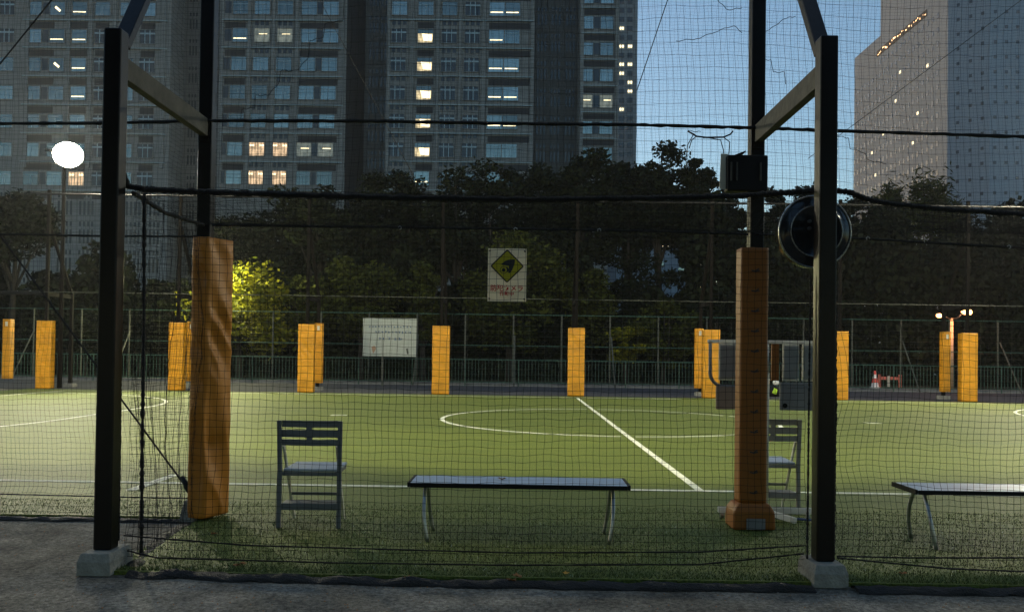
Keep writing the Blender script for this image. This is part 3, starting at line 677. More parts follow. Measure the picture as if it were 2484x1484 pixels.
for x0, x1, cc in ((X0+.065, X0+.195, 'card'), (X0+.225, -.055, 'card'), (.115, .235, 'card'), (.262, .385, 'card')):
    mb = MB(); mb.box(x0, x1, -.010, .012, zt-.29, zt-.012)
    for k in range(3): mb.box(x0+.004, x1-.004, -.0135-.003*k, -.0105-.003*k, zt-.285+.01*k, zt-.02-.004*k)
    mb.build('number_cards', M[cc], sb, bevel=.004)
mb = MB(); mb.box(.03, .085, -.01, .012, zt-.29, zt-.012); mb.build('yellow_card', M['pad_near'], sb, bevel=.003)
mb = MB(); mb.box(X0+.045, -.05, -.012, .008, zt-.51, zt-.335); mb.build('lower_panel', M['board'], sb, bevel=.004)
mb = MB(); mb.box(.095, X1+.01, -.012, .008, zt-.51, zt-.30); mb.build('lower_panel', M['boardgrey'], sb, bevel=.004)
disc(.130, zt-.475, .018, -.020, -.0125).build('knob', M['black'], sb)
for x in (0,):
    mb = MB(); mb.tube([(x, 0, .05), (x, 0, 1.09)], .017, 10); mb.build('pole', M['cream'], sb, smooth=True)
    mb = MB(); mb.tube([(x, 0, 1.0905), (x, 0, zt-.011)], .012, 10); mb.build('upper_pole', M['white'], sb, smooth=True)
mb = MB(); mb.box(-.36, .34, -.02, .02, .040, .085); mb.build('base_bar', M['card'], sb, bevel=.006)
mb = MB(); mb.bar((.0, -.021, .055), (.13, -.27, .04), .035, .04); mb.build('base_foot', M['card'], sb, bevel=.004)
mb = MB()
for x in (-.33, .31):
    mb.tube([(x-.012, -.0, .02), (x+.012, -.0, .02)], .02, 12)
mb.build('castor', M['tube'], sb)
mb = MB(); mb.tube([(.05, -.05, .02), (.12, -.10, .018), (.2, -.09, .018), (.29, -.12, .018), (.33, -.11, .018)], .010, 6); tag(mb.build('rolled_cloth', mat('dark_blue_cloth', (.03, .06, .16), .6), smooth=True), 'dark blue strap lying on the turf by the scoreboard foot', 'strap').location = sb.location

# ------------------------------------------------------------------ far side frames, pads
GFF = 'net frames on the far side'; GFP = 'bright orange pads on the far side'
farx = [-14.05, -10.12, -6.28, -2.30, 1.69, 5.66, 9.45, 13.20]
fd = {'tall_post': MB().box(-.04, .04, -.04, .04, -.02, 5.9), 'outer_post': MB().box(-.045, .045, 1.36-.045, 1.36+.045, .10, 2.99),
      'beam': MB().box(-.028, .028, .051, 1.36-.046, 2.74, 2.865), 'brace': MB().bar((0, 1.36-.05, 2.92), (0, .052, 4.86), .05, .09, up=(1, 0, 0))}
FL = ['far net frame at the far left, under the floodlight', 'far net frame behind the left outer post', 'far net frame left of the notice board', 'far net frame right of the notice board',
      'far net frame where the halfway line ends', 'far net frame left of the scoreboard', 'far net frame just right of the right outer post', 'far net frame beside the street lamp with two orange heads']
proto = None
for i, x in enumerate(farx):
    if proto is None:
        proto = thing('net_support_frame', (0, 0, 0), FL[0], 'net frame', GFF)
        for k, m_ in fd.items(): m_.build(k, M['steel_far'], proto)
        MB().box(-.15, .15, 1.36-.15, 1.36+.15, -.02, .10).build('concrete_base', M['concrete'], proto, bevel=.01); o = proto
    else: o = copy_tree(proto)
    o.location = (x, 24.45, 0); o['label'] = FL[i]
PL = ['far orange pad nearest the left edge, wide one', 'far orange pad between the left outer post and the ochre pad', 'wide crinkled far orange pad left of the notice board', 'far orange pad just right of the notice board',
      'far orange pad at the end of the halfway line', 'wide far orange pad left of the scoreboard', 'far orange pad touching the right outer post in view', 'wide far orange pad at the right, below the brighter lamp head']
wds = [.44, .44, .46, .50, .48, .48, .42, .46]
for i, x in enumerate(farx):
    t = thing('post_pad', (x, 24.42, 0), PL[i], 'post pad', GFP)
    pad_mesh(wds[i], .26, 2.0, .0, .020, i*2.3+1, nx=12, ny=6, nz=44).build('sleeve', M['pad_far'], t, smooth=True)
NL = {0: 'narrow orange pad cut by the left picture edge', 1: 'narrow orange sliver of pad just left of the ochre pad', 2: 'narrow orange pad right behind the wide crinkled one', 5: 'narrow orange pad hidden half behind the wide one left of the scoreboard', 7: 'narrow free standing orange pad below the street lamp'}
for i, lb in NL.items():
    x = farx[i]+{0: -1.98, 1: -.12, 2: .02, 5: -.05, 7: .05}[i]
    t = thing('post_pad', (x, 24.45+1.36, 0), lb, 'post pad', 'narrow orange pads on the far side')
    pad_mesh(.24, .24, 1.86, .22, .008, i*3.3+2, nx=8, ny=6, nz=40).build('sleeve', M['pad_far'], t, smooth=True)
    MB().box(-.03, .05, -.1235-.005, -.1232, 1.86, 2.0).build('white_sticker', M['sign'], t)
# far ball net (coarse squares seen as thin lines) with its top rope and rail wire
def f_far(a, c): return (-14.3+a*32, 24.36, .02+c*5.75)
net('ball_net', 'tall net wall along the far side of the pitch', f_far, 200, 36, .0016, step_v=1, wob=.04)
def long_cable(u0, v0, u1, v1, Y, r, lb): cable(P(u0, v0, Y), P(u1, v1, Y), r, lb, name='net_cable', n=20, m=M['mesh_post'])
cable((-14.2, 24.3, 2.85), (18, 24.3, 2.80), .011, 'pale thin cable running along the far net at mid height', name='net_cable', n=30, m=M['mesh_post'])
cable((-14.2, 24.3, 5.75), (18, 24.3, 5.70), .03, 'dark top cable of the far net', name='net_cable', n=30)
mb = MB(); mb.bar((-19.5, 24.45, 2.82), (-14.11, 24.45, 2.82), .09, .11); tag(mb.build('cross_beam', M['steel'], bevel=.01), 'dark horizontal beam at the far left below the floodlight', 'beam')

# ------------------------------------------------------------------ green railing and tall fence beyond the path
rt = thing('railing', (0, 31.0, 0), 'low green railing of thin upright bars along the far path', 'railing')
for z, r_, nme in ((.98, .022, 'top_rail'), (.14, .018, 'bottom_rail')): MB().tube([(-24, 0, z), (26, 0, z)], r_, 6).build(nme, M['railing'], rt)
mb = MB(); x = -24
while x < 26: mb.box(x-.008, x+.008, -.008, .008, .158, .958); x += .125
tag(mb.build('pickets', M['railing'], rt), kind='stuff')
pm = None
for k in range(26):
    if pm is None: pm = MB().tube([(0, 0, -.02), (0, 0, 1.0)], .022, 6).build('post', M['railing'], rt); o = pm
    else: o = pm.copy(); COL.objects.link(o)
    o.location = (-24+k*2.0, -.03, 0)
ft = thing('mesh_fence', (0, 32.0, 0), 'tall fence of thin posts and horizontal green rails in front of the trees', 'fence')
for z, nme in ((1.52, 'middle_rail'), (2.72, 'top_rail')): MB().tube([(-26, 0, z), (28, 0, z)], .018, 6).build(nme, M['railing'], ft)
pm = bm_ = None
for k in range(29):
    x = -26.4+k*1.87
    if pm is None: pm = MB().tube([(0, 0, 0), (0, 0, 2.75)], .032, 6).build('post', M['mesh_post'], ft); o = pm
    else: o = pm.copy(); COL.objects.link(o)
    o.location = (x, 0.05, 0)
    if k % 2 == 0:
        if bm_ is None: bm_ = MB().tube([(0, 0, 1.9), (0, -1.4, .02)], .028, 6).build('strut', M['mesh_post'], ft); o = bm_
        else: o = bm_.copy(); COL.objects.link(o)
        o.location = (x+.05, .0, 0)
mb = MB(); 
for k in range(90): x = -26+k*.6; mb.tube([(x, .02, .1), (x, .02, 2.7)], .003, 3, caps=False)
for k in range(12): mb.tube([(-26, .02, .2+k*.21), (28, .02, .2+k*.21)], .003, 3, caps=False)
tag(mb.build('wire_mesh', M['mesh_post'], ft), kind='stuff')

# ------------------------------------------------------------------ street lamp, cone, barricade, bag
sl = thing('street_lamp', (P(2307, 900, 33.6).x, 33.6, 0), 'street lamp with two glowing orange heads on a lit pole behind the far fence', 'street lamp')
ztp = P(2307, 772, 33.6).z
mb = MB(); mb.tube([(0, 0, 0), (0, 0, ztp)], [.11, .07], 10); mb.build('pole', mat('lamp_pole_paint', (.42, .28, .18), .5), sl, smooth=True)
la, lb_ = P(2338, 758, 33.6)-sl.location, P(2272, 766, 33.6)-sl.location
for q, s_ in ((la, .80), (lb_, .58)):
    mb = MB(); mb.tube([(0, 0, ztp-.05), (q.x*.4, q.y-.1, ztp+.02), (q.x*.8, q.y-.2, q.z+.05)], .035, 8); mb.build('arm', M['steel'], sl, smooth=True)
    mb = MB(); c = Vector((q.x, q.y-.25, q.z)); sgn = 1 if q.x > 0 else -1
    mb.tube([c+Vector((-sgn*.30*s_, 0, .02)), c+Vector((-sgn*.2*s_, 0, .0)), c, c+Vector((sgn*.18*s_, 0, 0)), c+Vector((sgn*.22*s_, 0, 0))], [.02, .09*s_, .15*s_, .13*s_, .05], 10); hd = mb.build('lamp_head', M['lamp_orange'], sl, smooth=True)
    ld = bpy.data.lights.new('street_light', 'POINT'); ld.energy = 90*s_; ld.color = (1, .45, .2); ld.shadow_soft_size = .15
    lo = bpy.data.objects.new('street_light', ld); COL.objects.link(lo); lo.location = sl.location+c+Vector((0, -.3, -.1))
tcn = thing('traffic_cone', (P(2122, 950, 33.5).x, 33.5, .03), 'white and red banded traffic cone glowing behind the railing', 'cone')
MR = mat('reflective_white', (.85, .8, .8), .3, emit=(1, .75, .75), estr=0); MRd = mat('cone_red', (.7, .08, .06), .45)
for z0, z1, r0, r1, m_, nm in ((0, .05, .2, .2, MR, 'base'), (.05, .22, .15, .12, MR, 'white_band'), (.22, .40, .12, .09, MRd, 'red_band'), (.40, .55, .09, .06, MR, 'white_band'), (.55, .7, .06, .03, MRd, 'tip')):
    MB().tube([(0, 0, z0+.001), (0, 0, z1)], [r0, r1], 14).build(nm, m_, tcn)
br = thing('barricade', (P(2158, 948, 34).x, 34, .03), 'reddish low barricade behind the railing beside the traffic cone', 'barricade')
MBr = mat('barricade_red', (.55, .14, .10), .5)
for x in (-.42, .42): MB().tube([(x, 0, 0), (x, 0, .55)], .06, 8).build('upright', MBr, br)
MB().box(-.36, .36, -.02, .02, .34, .46).build('crossbar', MBr, br); MB().box(-.10, .0, -.05, -.0205, .05, .50).build('plate', M['card'], br)
bg = thing('sports_bag', (P(1876, 925, 26.0).x, 26.0, -.01), 'small dark bag with a lime patch on the far path, seen beside the scoreboard pole', 'bag')
lathe([(0, -.0), (.18, .0), (.22, .12), (.16, .3), (.0, .34)], 14).build('body', M['black'], bg, smooth=True).rotation_euler = (math.pi/2, 0, 0)
MB().prism([(-.10, .12), (.02, .08), (.06, .22), (-.03, .28)][::-1], -.235, -.19).build('patch', M['lime'], bg)
mb = MB(); mb.v = []; me = MB()
ballm = MB(); n1_, n2_ = 12, 8
for i in range(n2_+1):
    for j in range(n1_): a = math.pi*i/n2_; c = 2*math.pi*j/n1_; ballm.v.append((.1*math.sin(a)*math.cos(c), .1*math.sin(a)*math.sin(c), .1*math.cos(a)))
for i in range(n2_):
    for j in range(n1_): ballm.f.append((i*n1_+j, (i+1)*n1_+j, (i+1)*n1_+(j+1) % n1_, i*n1_+(j+1) % n1_)); ballm.m.append(0)
o = ballm.build('white_ball', M['white'], smooth=True); o.location = (bg.location.x+.08, 26.0, .43); tag(o, 'small white ball resting on the dark bag across the pitch', 'ball')

# ------------------------------------------------------------------ floodlights
def flood(x, y, z, aim, label, e, spot=110, foot=0):
    t = thing('floodlight', (x, y, 0), label, 'floodlight', 'floodlights round the pitch')
    MB().tube([(0, 0, foot), (0, 0, z+.1)], [.07, .045], 10).build('pole', M['steel_far'], t, smooth=True)
    d = (Vector(aim)-Vector((x, y, z))).normalized(); q = d.to_track_quat('-Z', 'Y')
    side = d.cross(Vector((0, 0, 1))).normalized()
    MB().bar(side*-.55+Vector((0, 0, z)), side*.55+Vector((0, 0, z)), .07, .07).build('crossarm', M['steel'], t)
    hd = lathe([(0, -.30), (.16, -.27), (.34, -.06), (.385, .03), (.39, .06), (.0, .0602)], 28).build('lamp_housing', M['steel'], t, smooth=True)
    lathe([(0, .105), (.20, .095), (.32, .075), (.365, .0615)], 28).build('lens', M['lamp_white'], hd, smooth=True)
    hd.location = Vector((0, 0, z+.02))+d*.35; hd.rotation_mode = 'QUATERNION'; hd.rotation_quaternion = d.to_track_quat('Y', 'Z'); hd.scale = (1.15, 1, 1.02)
    L_ = bpy.data.lights.new('flood_light', 'SPOT'); L_.energy = e; L_.spot_size = R(spot); L_.spot_blend = .35; L_.shadow_soft_size = .35; L_.color = (1, .93, .66)
    lo = bpy.data.objects.new('flood_light', L_); COL.objects.link(lo); lo.location = Vector((x, y, z+.2))+d*.45; lo.rotation_euler = q.to_euler()
    return t
pf = P(150, 368, 24.6)
flood(pf.x, 24.75, pf.z, (-1, 11, 0), 'blazing floodlight at the far left corner of the pitch', 9500)
flood(16.9, 24.75, pf.z, (4, 11, 0), 'floodlight at the far right corner, outside the picture', 9500)
flood(-10.5, 6.5, 9.0, (-6.0, 19, 0), 'floodlight at the near left corner, outside the picture', 8500, 96)
flood(XP[1], YR, 9.2, (1.7, 17, 0), 'unseen floodlight added on the right tall post to even out the turf light', 8500, 92, foot=5.901)  # lamp added out of view to brighten the middle of the near turf
flood(13.8, 6.5, 9.0, (8.5, 19, 0), 'floodlight at the near right corner, outside the picture', 8500, 96)

# park lamp that lights the bush behind the ochre pad
pk = thing('park_lamp', (P(520, 900, 32.7).x, 32.7, .03), 'park lamp hidden behind the ochre pad, lighting the bright bush', 'lamp')
MB().tube([(0, 0, 0), (0, 0, 3.6)], .05, 8).build('pole', M['steel'], pk, smooth=True)
MB().tube([(0, 0, 3.6), (0, 0, 3.65), (0, 0, 3.9), (0, 0, 3.98)], [.08, .17, .17, .05], 12).build('lamp_glass', mat('park_lamp_glass', (1, 1, .8), .3, emit=(1, .95, .6), estr=8), pk, smooth=True)
L_ = bpy.data.lights.new('park_light', 'POINT'); L_.energy = 1100; L_.color = (1, .95, .5); L_.shadow_soft_size = .15
lo = bpy.data.objects.new('park_light', L_); COL.objects.link(lo); lo.location = (pk.location.x+.1, 32.45, 4.1)

# ------------------------------------------------------------------ trees
def leaf_mat(name, c1, c2):
    m = bpy.data.materials.new(name); m.use_nodes = True; nt = m.node_tree; b = nt.nodes['Principled BSDF']
    g = nt.nodes.new('ShaderNodeNewGeometry'); r = nt.nodes.new('ShaderNodeValToRGB')
    r.color_ramp.elements[0].color = (*c1, 1); r.color_ramp.elements[1].color = (*c2, 1)
    nt.links.new(g.outputs['Random Per Island'], r.inputs[0]); nt.links.new(r.outputs[0], b.inputs['Base Color'])
    b.inputs['Roughness'].default_value = .7; b.inputs['Specular IOR Level'].default_value = .12
    t = nt.nodes.new('ShaderNodeBsdfTranslucent'); nt.links.new(r.outputs[0], t.inputs[0]); mx = nt.nodes.new('ShaderNodeMixShader'); mx.inputs[0].default_value = .25
    nt.links.new(b.outputs[0], mx.inputs[1]); nt.links.new(t.outputs[0], mx.inputs[2]); nt.links.new(mx.outputs[0], nt.nodes['Material Output'].inputs[0])
    return m
LFD = leaf_mat('dark_evergreen_leaves', (.005, .0075, .0035), (.014, .020, .007))
LFM = leaf_mat('mid_green_leaves', (.014, .020, .004), (.060, .068, .011))
LFY = leaf_mat('yellow_green_leaves', (.035, .045, .003), (.17, .16, .006))
def crown(rng, cx, cz0, cz1, rx, ry, n, lobes, ls, wisp=0):
    """leaf diamonds spread over many lobes: an uneven crown with gaps"""
    cz = (cz0+cz1)/2; rz = (cz1-cz0)/2
    C = []
    while len(C) < lobes:
        p = rng.uniform(-1, 1, 3)
        if np.linalg.norm(p) < 1: C.append(p)
    C = np.array(C); C[:, 2] = C[:, 2]*.9
    Cc = C*np.array([rx*.78, ry*.78, rz*.80])+np.array([0, 0, cz]); rl = rng.uniform(.22, .42, lobes)*min(rx, rz*1.2)
    idx = rng.integers(0, lobes, n); d = rng.normal(size=(n, 3)); d /= np.linalg.norm(d, axis=1)[:, None]
    rad = rng.random(n)**.45*rl[idx]*(1+.25*rng.normal(size=n)*.5); p = Cc[idx]+d*rad[:, None]*np.array([1.1, 1.1, .75])
    if wisp: p[:, 2] += wisp*np.abs(rng.normal(size=n))*rad*.8; p[:, 0] += wisp*.5*(p[:, 2]-cz)*rng.choice([-1, 1])*.15
    a = rng.normal(size=(n, 3)); a[:, 2] *= .6; a /= np.linalg.norm(a, axis=1)[:, None]; b_ = np.cross(a, rng.normal(size=(n, 3))); b_ /= np.linalg.norm(b_, axis=1)[:, None]
    s_ = ls*(.6+.8*rng.random(n))[:, None]; ln, wd = (1.5, .35) if wisp else (1.0, .55)
    V = np.stack([p-a*s_*ln, p+b_*s_*wd, p+a*s_*ln, p-b_*s_*wd], 1).reshape(-1, 3)
    return V, np.arange(n*4).reshape(-1, 4), Cc
def tree(name, u, vtop, hw, Y, zb, lm, label, n=5200, lobes=22, ls=.11, wisp=0, seed=None, grp='trees beyond the far fence', ryk=1.0):
    rng = np.random.default_rng(seed if seed is not None else int(u*7+vtop) % 99991)
    if name == 'broadleaf_tree': vtop -= 26; zb = min(zb, 4.3)
    top = P(u, vtop, Y); base = Vector((top.x, Y, 0.03)); rx = hw*Y/FPX
    t = thing(name, base, label, 'tree' if 'tree' in name else 'shrub', grp)
    H = top.z; V, F, Cc = crown(rng, 0, zb, H, rx, rx*ryk, n, lobes, ls, wisp); 
    np_mesh('crown', V, F, [lm], t)
    mb = MB(); r0 = .05+H*.016; zf = zb+(H-zb)*.55
    bend = rng.uniform(-.35, .35, 2); pts = [(bend[0]*f*f, bend[1]*f*f, zf*f) for f in np.linspace(0, 1, 8)]
    mb.tube(pts, [r0*(1-.75*f) for f in np.linspace(0, 1, 8)], 8); tr = mb.build('trunk', M['bark'], t, smooth=True)
    mb = MB()
    for k in rng.choice(len(Cc), min(9, len(Cc)), replace=False):
        f = rng.uniform(.35, .85); a = Vector((bend[0]*f*f, bend[1]*f*f, zf*f)); c = Vector(Cc[k]); 
        if c.z < a.z-.3: a.z = max(.3, c.z-.5)
        m_ = a.lerp(c, .5)+Vector((0, 0, .15)); mb.tube([a, m_, c], [r0*.4, r0*.25, r0*.08], 5)
    mb.build('limb', M['bark'], t, smooth=True)
    return t
T = [  # u, vtop, half width px, Y, crown bottom, material, label
 (585, 500, 90, 38, 2.0, LFD, 'dark tree directly above the bright yellow-green bush'),
 (690, 430, 95, 39, 2.0, LFD, 'dark tree whose top meets the two lit lower windows of the left facade'),
 (790, 395, 95, 38, 2.0, LFD, 'dark tree under the central dark facade recess'),
 (900, 366, 95, 39, 2.0, LFD, 'dark tree above and left of the notice board'),
 (1005, 362, 95, 40, 2.0, LFD, 'dark tree below the column of lit windows in the central facade'),
 (1110, 378, 90, 38, 2.0, LFD, 'dark tree between notice board and camera sign, at the back'),
 (1205, 352, 95, 39, 2.0, LFD, 'dark tree just behind the camera sign'),
 (1310, 335, 95, 40, 2.5, LFD, 'tall dark tree right of the camera sign'),
 (1420, 322, 95, 39, 4.2, LFD, 'tall dark tree above the far pad at the halfway line'),
 (1525, 345, 80, 41, 5.2, LFD, 'dark tree at the foot of the narrow pale tower'),
 (1605, 318, 85, 40, 5.4, LFD, 'tallest tree against the blue sky, with a ragged top'),
 (1685, 345, 60, 39, 5.6, LFD, 'tree against the sky just left of the black box'),
 (1770, 400, 70, 41, 3.0, LFD, 'tree behind the black box on the pole'),
 (1880, 400, 55, 42, 2.0, LFD, 'small tree crown right of the black box'),
 (1965, 430, 70, 42, 2.0, LFD, 'dark tree behind the right outer post and drum'),
 (2060, 448, 60, 41, 2.0, LFD, 'dark tree at the left foot of the pale tower'),
 (2160, 440, 75, 42, 2.0, LFM, 'feathery tree in front of the pale tower, left one'),
 (2255, 405, 75, 43, 2.0, LFM, 'feathery tree in front of the pale tower, tallest of them'),
 (2345, 480, 75, 42, 2.0, LFD, 'dark tree behind the street lamp with two heads'),
 (2440, 545, 80, 41, 1.0, LFD, 'dark tree near the right picture edge'),
 (2545, 560, 80, 41, 1.0, LFD, 'dark tree cut by the right picture edge'),
 (35, 455, 95, 36, 4.3, LFD, 'dark spreading tree below the floodlight'),
 (-75, 450, 90, 36, 3.5, LFD, 'dark tree at the left picture edge'),
]
for i, (u, vt, hw, Y, zb, lm, lb) in enumerate(T):
    w = 'feathery' in lb
    tree('broadleaf_tree', u, vt, hw*1.12, Y, zb, lm, lb, n=10500, lobes=40 if not w else 26, ls=.115, wisp=1.2 if w else 0)
T2 = [
 (585, 612, 135, 34, .5, LFY, 'bright yellow-green bush lit behind the ochre pad', 9000, 40, .11),
 (880, 570, 105, 35, .8, LFM, 'mid green rounded tree behind and left of the notice board', 8000, 30, .10),
 (1030, 600, 60, 34, .6, LFM, 'small mid green tree behind the right end of the notice board', 5000, 20, .10),
 (740, 640, 70, 35, .5, LFM, 'leafy shrub behind the wide crinkled far pad', 5000, 20, .10),
 (1240, 520, 130, 35, .5, LFM, 'broad dim green tree directly behind the camera sign', 9000, 32, .10),
 (1400, 600, 80, 36, .5, LFM, 'dim green shrub tree behind the halfway line pad', 6000, 22, .10),
 (1610, 690, 90, 34.5, .3, LFM, 'low leafy shrub left of the far pads beside the scoreboard', 6000, 22, .09),
 (1520, 735, 45, 33.2, .3, LFY, 'young yellow-green shrub against the tall fence', 2500, 12, .08),
 (1740, 680, 70, 35, .3, LFD, 'dark shrub behind the scoreboard', 5000, 20, .1),
 (1905, 640, 95, 37, .3, LFD, 'dark shrub tree behind the scoreboard cards', 7000, 24, .1),
 (1800, 600, 80, 38.5, .3, LFD, 'dark tree filling the gap behind the dark orange pad', 6000, 22, .1),
 (1555, 575, 110, 38.6, .3, LFD, 'dark shrub tree between the halfway line pad and the scoreboard', 8000, 28, .1),
 (1690, 640, 60, 37.6, .3, LFD, 'dark shrub behind the far pads next to the scoreboard', 5000, 20, .1),
 (440, 640, 75, 35, .5, LFD, 'dark shrub left of the ochre pad', 5500, 20, .1),
 (340, 760, 60, 35, .3, LFD, 'low dark shrub right of the left outer post', 4000, 16, .1),
 (210, 738, 75, 35, .3, LFD, 'low dark shrub in front of the lower left facade', 5000, 18, .1),
 (90, 760, 75, 35, .3, LFD, 'low dark shrub at the far left', 5000, 18, .1),
 (-30, 750, 70, 35, .3, LFD, 'low dark shrub cut by the left picture edge', 4000, 16, .1),
]
for u, vt, hw, Y, zb, lm, lb, n_, lo_, ls in T2:
    tree('round_shrub' , u, vt, hw*1.1, Y, zb, lm, lb, n=n_, lobes=lo_, ls=ls, grp='shrubs along the far fence')
# unseen trees added behind the camera to block sky light from near fronts
rb_ = np.random.default_rng(3)
for i, x in enumerate((-15, -8.5, -2.2, 4.2, 10.8, 17)):
    t = thing('added_shade_tree', (x, -8.5, -.02), 'broad unseen tree added for shade behind the photographer, %s' % ('leftmost', 'second from left', 'third from left', 'fourth from left', 'fifth from left', 'rightmost')[i], 'tree', 'added shade trees behind the photographer')
    V, F, C_ = crown(rb_, 0, .6, 14, 4.2, 3.4, 9000, 40, .34); np_mesh('crown', V, F, [LFD], t)
    MB().tube([(0, 0, 0), (.1, 0, 3), (0, .2, 7)], [.22, .17, .08], 8).build('trunk', M['bark'], t, smooth=True)
# continuous dark hedge that closes the view under the crowns
rng = np.random.default_rng(77); n_ = 130000
x = rng.uniform(-34, 36, n_); y = rng.uniform(36.3, 39.0, n_); hh = np.where(x > 7.5, 7.0, 4.4)+.9*np.sin(x*.9)+.7*np.sin(x*2.3+1)
z = rng.random(n_)*hh; a = rng.normal(size=(n_, 3)); a /= np.linalg.norm(a, axis=1)[:, None]; b_ = np.cross(a, rng.normal(size=(n_, 3))); b_ /= np.linalg.norm(b_, axis=1)[:, None]
p = np.stack([x, y, z], 1); V = np.stack([p-a*.19, p+b_*.12, p+a*.19, p-b_*.12], 1).reshape(-1, 3)
tag(np_mesh('undergrowth', V, np.arange(n_*4).reshape(-1, 4), [LFD]), 'dense dark undergrowth beneath the trees', 'undergrowth', kind='stuff')

# ------------------------------------------------------------------ buildings
def stone(name, c, sc=1.0, jw=.9, jh=.62, dark=.45):
    m = bpy.data.materials.new(name); m.use_nodes = True; nt = m.node_tree; b = nt.nodes['Principled BSDF']; L = nt.links.new
    tc = nt.nodes.new('ShaderNodeTexCoord'); mp = nt.nodes.new('ShaderNodeMapping'); mp.inputs['Rotation'].default_value = (math.pi/2, 0, 0)
    br = nt.nodes.new('ShaderNodeTexBrick'); br.offset = 0; br.inputs['Scale'].default_value = 1; br.inputs['Brick Width'].default_value = jw; br.inputs['Row Height'].default_value = jh; br.inputs['Mortar Size'].default_value = .035
    br.inputs['Color1'].default_value = (*c, 1); br.inputs['Color2'].default_value = (*[k*.86 for k in c], 1); br.inputs['Mortar'].default_value = (*[k*dark for k in c], 1)
    n = nt.nodes.new('ShaderNodeTexNoise'); n.inputs['Scale'].default_value = .35; n.inputs['Detail'].default_value = 6
    r = nt.nodes.new('ShaderNodeValToRGB'); r.color_ramp.elements[0].color = (.72, .72, .72, 1); r.color_ramp.elements[1].color = (1.2, 1.2, 1.2, 1)
    mx = nt.nodes.new('ShaderNodeMixRGB'); mx.blend_type = 'MULTIPLY'; mx.inputs[0].default_value = 1
    L(tc.outputs['Object'], mp.inputs[0]); L(mp.outputs[0], br.inputs[0]); L(tc.outputs['Object'], n.inputs[0]); L(n.outputs[0], r.inputs[0]); L(br.outputs[0], mx.inputs[1]); L(r.outputs[0], mx.inputs[2]); L(mx.outputs[0], b.inputs['Base Color'])
    b.inputs['Roughness'].default_value = .85; b.inputs['Specular IOR Level'].default_value = .2
    return m
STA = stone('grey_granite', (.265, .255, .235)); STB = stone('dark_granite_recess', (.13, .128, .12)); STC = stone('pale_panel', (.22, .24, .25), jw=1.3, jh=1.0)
TRIM = mat('pale_ledge', (.30, .36, .36), .5); GLS = mat('window_glass_bright', (.23, .285, .285), .16, metal=.75, var=.25, vscale=.5)
GLD = mat('window_glass_dark', (.03, .035, .04), .12, metal=.2); DARK = mat('dark_louvre', (.02, .018, .018), .7)
MUL = mat('pale_mullion', (.32, .40, .42), .5)
LITW = mat('lit_room_warm', (.5, .4, .25), .6, emit=(1, .76, .40), estr=.5, var=0); LITD = mat('lit_room_dim', (.3, .3, .25), .6, emit=(.75, .78, .62), estr=.09)
TUBE = mat('fluorescent_strip', (1, .9, .7), .5, emit=(1, .80, .44), estr=1.35)
LITO = mat('lit_room_amber', (.5, .35, .2), .6, emit=(1, .66, .38), estr=.5)
for _m in (LITW, LITD, LITO):
    _n = _m.node_tree; _b = _n.nodes['Principled BSDF']; _tc = _n.nodes.new('ShaderNodeTexCoord'); _no = _n.nodes.new('ShaderNodeTexNoise'); _no.inputs['Scale'].default_value = 1.3; _no.inputs['Detail'].default_value = 4
    _r = _n.nodes.new('ShaderNodeMapRange'); _r.inputs['From Min'].default_value = .35; _r.inputs['From Max'].default_value = .65; _r.inputs['To Min'].default_value = .25*_b.inputs['Emission Strength'].default_value; _r.inputs['To Max'].default_value = 1.25*_b.inputs['Emission Strength'].default_value
    _n.links.new(_tc.outputs['Object'], _no.inputs[0]); _n.links.new(_no.outputs[0], _r.inputs['Value']); _n.links.new(_r.outputs[0], _b.inputs['Emission Strength'])
DB = 120.0; SC = DB/FPX
def win_kit():
    K = {}
    def pane(w, h, m, y=-.05): return lambda par: MB().box(-w/2, w/2, y, y+.04, -h/2, h/2).build('pane', m, par)
    return K
rb = random.Random(21)
proto_cache = {}
